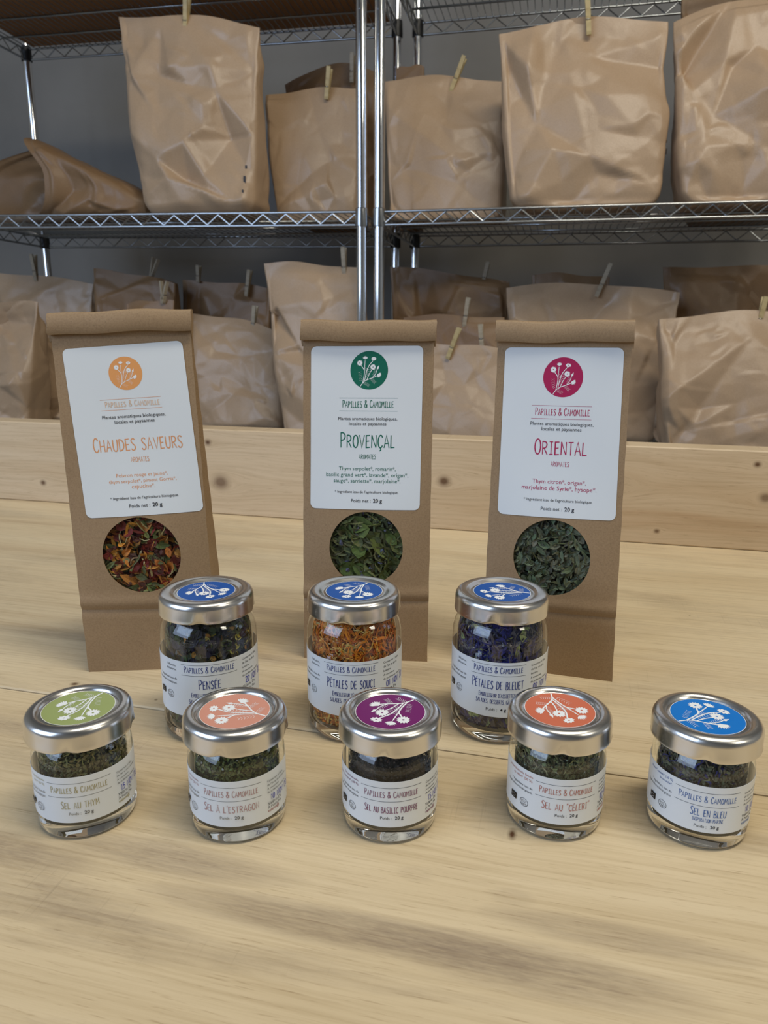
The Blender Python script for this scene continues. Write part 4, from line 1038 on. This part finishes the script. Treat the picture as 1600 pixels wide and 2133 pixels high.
    half = math.radians(112) * Rp; V = []; Fc = []; m = 96
    for i in range(m + 1):
        sx = -half + 2 * half * i / m
        for z in (z0, z1): V.append(mp(sx, z))
        for z in (z1, z0): V.append(mp(sx, z, -0.0001))
    for i in range(m):
        for q in range(4): Fc.append((i * 4 + q, i * 4 + 4 + q, i * 4 + 4 + (q + 1) % 4, i * 4 + (q + 1) % 4))
    lab = mesh_obj('label', V, Fc, M_label, root, True, sharp=30)
    A = Art(); art_fn(A); A.build(lab, mp, 'lettering', layer=0.00005)
    return root
STAMP = (58, 62, 168)
def side_logos(A, se, sb, z, k=1.0):
    A.ring(BLACK, se, z, 2.3 * k, 0.22 * k, 32, 1.0, 0.86)
    A.sans((60, 60, 66), 'ECO', se - .15 * k, z + .15 * k, 2.5 * k, capmm=1.0 * k); A.sans((60, 60, 66), 'CERT', se + .1 * k, z - 1.3 * k, 3.0 * k, capmm=1.0 * k)
    A.rect((22, 22, 26), sb - 1.9 * k, z - .9 * k, sb + 1.9 * k, z + 2.1 * k, 6)
    for i in range(12):
        a = 2 * math.pi * i / 12; x = sb + 1.1 * k * math.cos(a) * (1 + .15 * math.sin(a)); y = z + .6 * k + .75 * k * math.sin(a); A.disc('white', x, y, .13 * k, 5)
def right_text(A, x, zs, w, stamp, zst, cap, last, inkc):
    T = ["Conserver à l'abri", "de l'air et de la lumière.", 'À consommer', 'de préférence avant le :']
    if len(zs) == 5: T = ["Conserver à l'abri", "de l'air et de la", 'lumière.', 'À consommer', 'de préférence avant le :']
    wd = {"Conserver à l'abri": .74, "de l'air et de la lumière.": .95, 'À consommer': .52, 'de préférence avant le :': .95, "de l'air et de la": .64, 'lumière.': .32}
    for t, z in zip(T, zs): A.sans(BLACK, t, x, z, w * wd[t], align='l')
    A.hand(STAMP, stamp, x + w * .12, zst, cap, w * .95, stroke=.19, align='l', small=1)
    for t, z, q in zip(['Valérie De', 'À Petits Pas', 'valerie@'], last, (.62, .6, .5)): A.sans(BLACK if t[0] != 'v' else inkc, t, x, z, w * q, align='l', bold=t[0] == 'v')
def small_art(col, title, tw, cap, stamp, left, sub=None, pale=None):
    def fn(A):
        for z in (28.4, 21.9): A.ribbon(BLACK if pale is None else (110, 110, 104), [(-13.8, z), (13.8, z)], 0.17, 1, seg=1.2)
        A.hand(col, 'Papilles & Camomille', 0, 23.9, 3.0, 24.0, stroke=.13)
        if sub:
            A.hand(col, title, 0.6, 17.2, cap * .88, tw, stroke=.12); A.hand(col, sub, 0.6, 14.6, 1.7, 12.6, stroke=.16, small=1)
            A.sans(BLACK, 'Poids :', -2.2, 11.7, 5.0); A.sans(BLACK, '20 g', 3.6, 11.7, 3.6, bold=True)
        else:
            A.hand(col, title, 0, 16.4, cap * .86, tw, stroke=.12)
            A.sans(BLACK if pale is None else (120, 116, 104), 'Poids :', -2.3, 13.3, 5.0); A.sans(BLACK if pale is None else (96, 92, 84), '20 g', 3.4, 13.3, 3.7, bold=True)
        right_text(A, 16.6, (26.8, 25.0, 23.2, 21.4), 14.0, stamp, 17.6, 2.7, (15.6, 13.8, 12.0), col)
        for t, z, w in left: A.sans(col if z > 24.5 else BLACK, t, -15.2, z, len(t) * 0.62, align='r')
        side_logos(A, -19.3, -25.6, 15.2)
    return fn
def tall_art(title, tw, stamp):
    col = (30, 54, 128)
    def fn(A):
        for z in (47.0, 41.0): A.ribbon(BLACK, [(-15.2, z), (15.2, z)], 0.18, 1, seg=1.5)
        A.hand(col, 'Papilles & Camomille', 0, 42.7, 3.4, 26.7, stroke=.145)
        A.hand(col, title, 0, 33.4, 5.5, tw, stroke=.11)
        A.hand(col, "Embelliseur d'assiettes,", 0, 28.7, 2.6, 20.0, stroke=.14); A.hand(col, 'salades, desserts, gâteaux', 0, 25.0, 2.6, 23.0, stroke=.14, small=.9)
        A.sans(BLACK, 'Poids :', -2.8, 20.8, 6.0); A.sans(BLACK, '4 g', 3.4, 20.8, 3.2, bold=True)
        right_text(A, 18.6, (45.4, 43.0, 40.6, 38.2, 35.8), 17.0, stamp, 31.6, 3.4, (29.0, 26.8, 24.6), col)
        for t, z, w in (('Infusion,', 45.0, 6.5), ('pâtisserie.', 42.8, 7.5), ('* Ingrédient issu de', 37.4, 14.5), ("l'agriculture biologique.", 35.0, 17.0)): A.sans(BLACK, t, -18.4, z, w, align='r')
        side_logos(A, -23.8, -30.8, 28.4, 1.12)
    return fn
L20 = lambda a, c: [(a, 28.6, 12.5), (c, 26.6, 14.5), ('* Ingrédient issu de', 22.9, 12.2), ("l'agriculture biologique.", 20.9, 14.6)]
herb = lambda g, s, w=0.2, K=1.45: [(0.0001, 'crumb', .001, .001, g, .1)] + [(7, 'crumb', .0020, .0016, tuple(x * K for x in g), .45), (4, 'leaf', .0026, .0013, tuple(x * 1.25 * K for x in g), .4), (1.6, 'strip', .0042, .0006, s, .3), (w, 'crumb', .0012, .0012, (0.5, 0.5, 0.46), .2)]
jar(-0.1363, 0.2992, -9, False, (152, 164, 104), 69 - 242, 'small salt jar with an olive green lid sticker, leftmost of the front row', None,
    small_art((168, 158, 112), 'Sel au thym', 15.8, 4.1, '15 NOV. 20', L20('Sel de Guérande,', 'thym* (20 %).'), pale=True),
    herb(s2l((94, 90, 56)), s2l((160, 148, 96))), 5200, s2l((46, 46, 30)), 401)
jar(-0.0659, 0.2970, -9.8, False, (208, 146, 126), -16 - 242, 'small salt jar with a salmon pink lid sticker, second from left in front', None,
    small_art((176, 130, 128), "Sel à l'estragon", 24.6, 4.3, '10 NOV. 20', L20('Sel de Guérande,', 'estragon* (20 %).'), pale=True),
    herb(s2l((84, 88, 46)), s2l((120, 124, 72))), 5200, s2l((40, 46, 26)), 402)
jar(0.0033, 0.2974, 2, False, (112, 30, 100), 45 - 242, 'small salt jar with a purple lid sticker, centre of the front row', None,
    small_art((122, 58, 96), 'Sel au basilic pourpre', 23.9, 4.0, '15 NOV. 20', L20('Sel de Guérande,', 'basilic pourpre* (20 %).')),
    [(8, 'crumb', .0016, .0014, s2l((46, 40, 40)), .5), (1.5, 'crumb', .0014, .0012, s2l((84, 70, 62)), .3)], 5200, s2l((24, 20, 22)), 403)
jar(0.0793, 0.2996, 15, False, (202, 108, 78), 94 - 242, 'small salt jar with a coral orange lid sticker, second from right in front', None,
    small_art((176, 98, 84), 'Sel au "céleri"', 21.4, 4.3, '02 NOV. 20', L20('Sel de Guérande, livèche', 'et céleri* (20 %).')),
    herb(s2l((84, 86, 58)), s2l((152, 146, 100)), .5), 5200, s2l((44, 44, 30)), 404)
jar(0.1432, 0.2943, 11.7, False, (14, 116, 200), 198 - 242, 'small salt jar with a bright blue lid sticker, rightmost of the front row', None,
    small_art((44, 92, 160), 'Sel en bleu', 14.5, 4.3, '10 NOV. 20', L20('bleuet*, aneth* (10 %)', 'bourrache*.'), sub='inspiration marine'),
    herb(s2l((80, 78, 62)), s2l((128, 122, 92))) + [(1.2, 'strip', .004, .0009, s2l((48, 50, 118)), .3)], 5200, s2l((40, 40, 36)), 405)
BLUE = (22, 80, 158)
jar(-0.0970, 0.3807, -1.7, True, BLUE, 109 - 242, 'tall jar of dark purple, green and yellow pansy petals, left in the second row', None,
    tall_art('Pensée', 11.4, '22 NOV. 20'),
    [(6, 'leaf', .006, .0045, s2l((40, 36, 54)), .4), (5, 'leaf', .006, .004, s2l((66, 74, 48)), .35), (1.5, 'leaf', .0045, .003, s2l((164, 156, 74)), .25), (3, 'strip', .007, .002, s2l((58, 60, 62)), .3), (1, 'leaf', .0045, .003, s2l((150, 110, 50)), .2)],
    3000, s2l((28, 28, 26)), 501, fill=0.0715)
jar(-0.0162, 0.3822, -4.5, True, BLUE, 62 - 242, 'tall jar full of orange marigold petals, middle of the second row', None,
    tall_art('Pétales de souci', 26.5, '01 NOV. 20'),
    [(9, 'strip', .012, .0014, s2l((214, 122, 28)), .25), (3, 'strip', .013, .0011, s2l((222, 170, 84)), .2), (4, 'strip', .010, .0022, s2l((166, 78, 20)), .3), (2, 'strip', .010, .0010, s2l((206, 170, 110)), .2)],
    4800, s2l((84, 44, 18)), 502, fill=0.0715)
jar(0.0650, 0.3820, 0.0, True, BLUE, -7 - 242, 'tall jar full of deep blue cornflower petals, right in the second row', None,
    tall_art('Pétales de bleuet', 28.1, '02 NOV. 20'),
    [(9, 'strip', .009, .0016, s2l((34, 36, 104)), .4), (3, 'strip', .012, .0012, s2l((96, 90, 98)), .3), (2, 'leaf', .010, .0026, s2l((86, 78, 88)), .3), (.7, 'leaf', .008, .0032, s2l((150, 158, 108)), .2), (4, 'strip', .008, .0014, s2l((22, 22, 62)), .3)],
    3600, s2l((20, 20, 46)), 503, fill=0.0715)
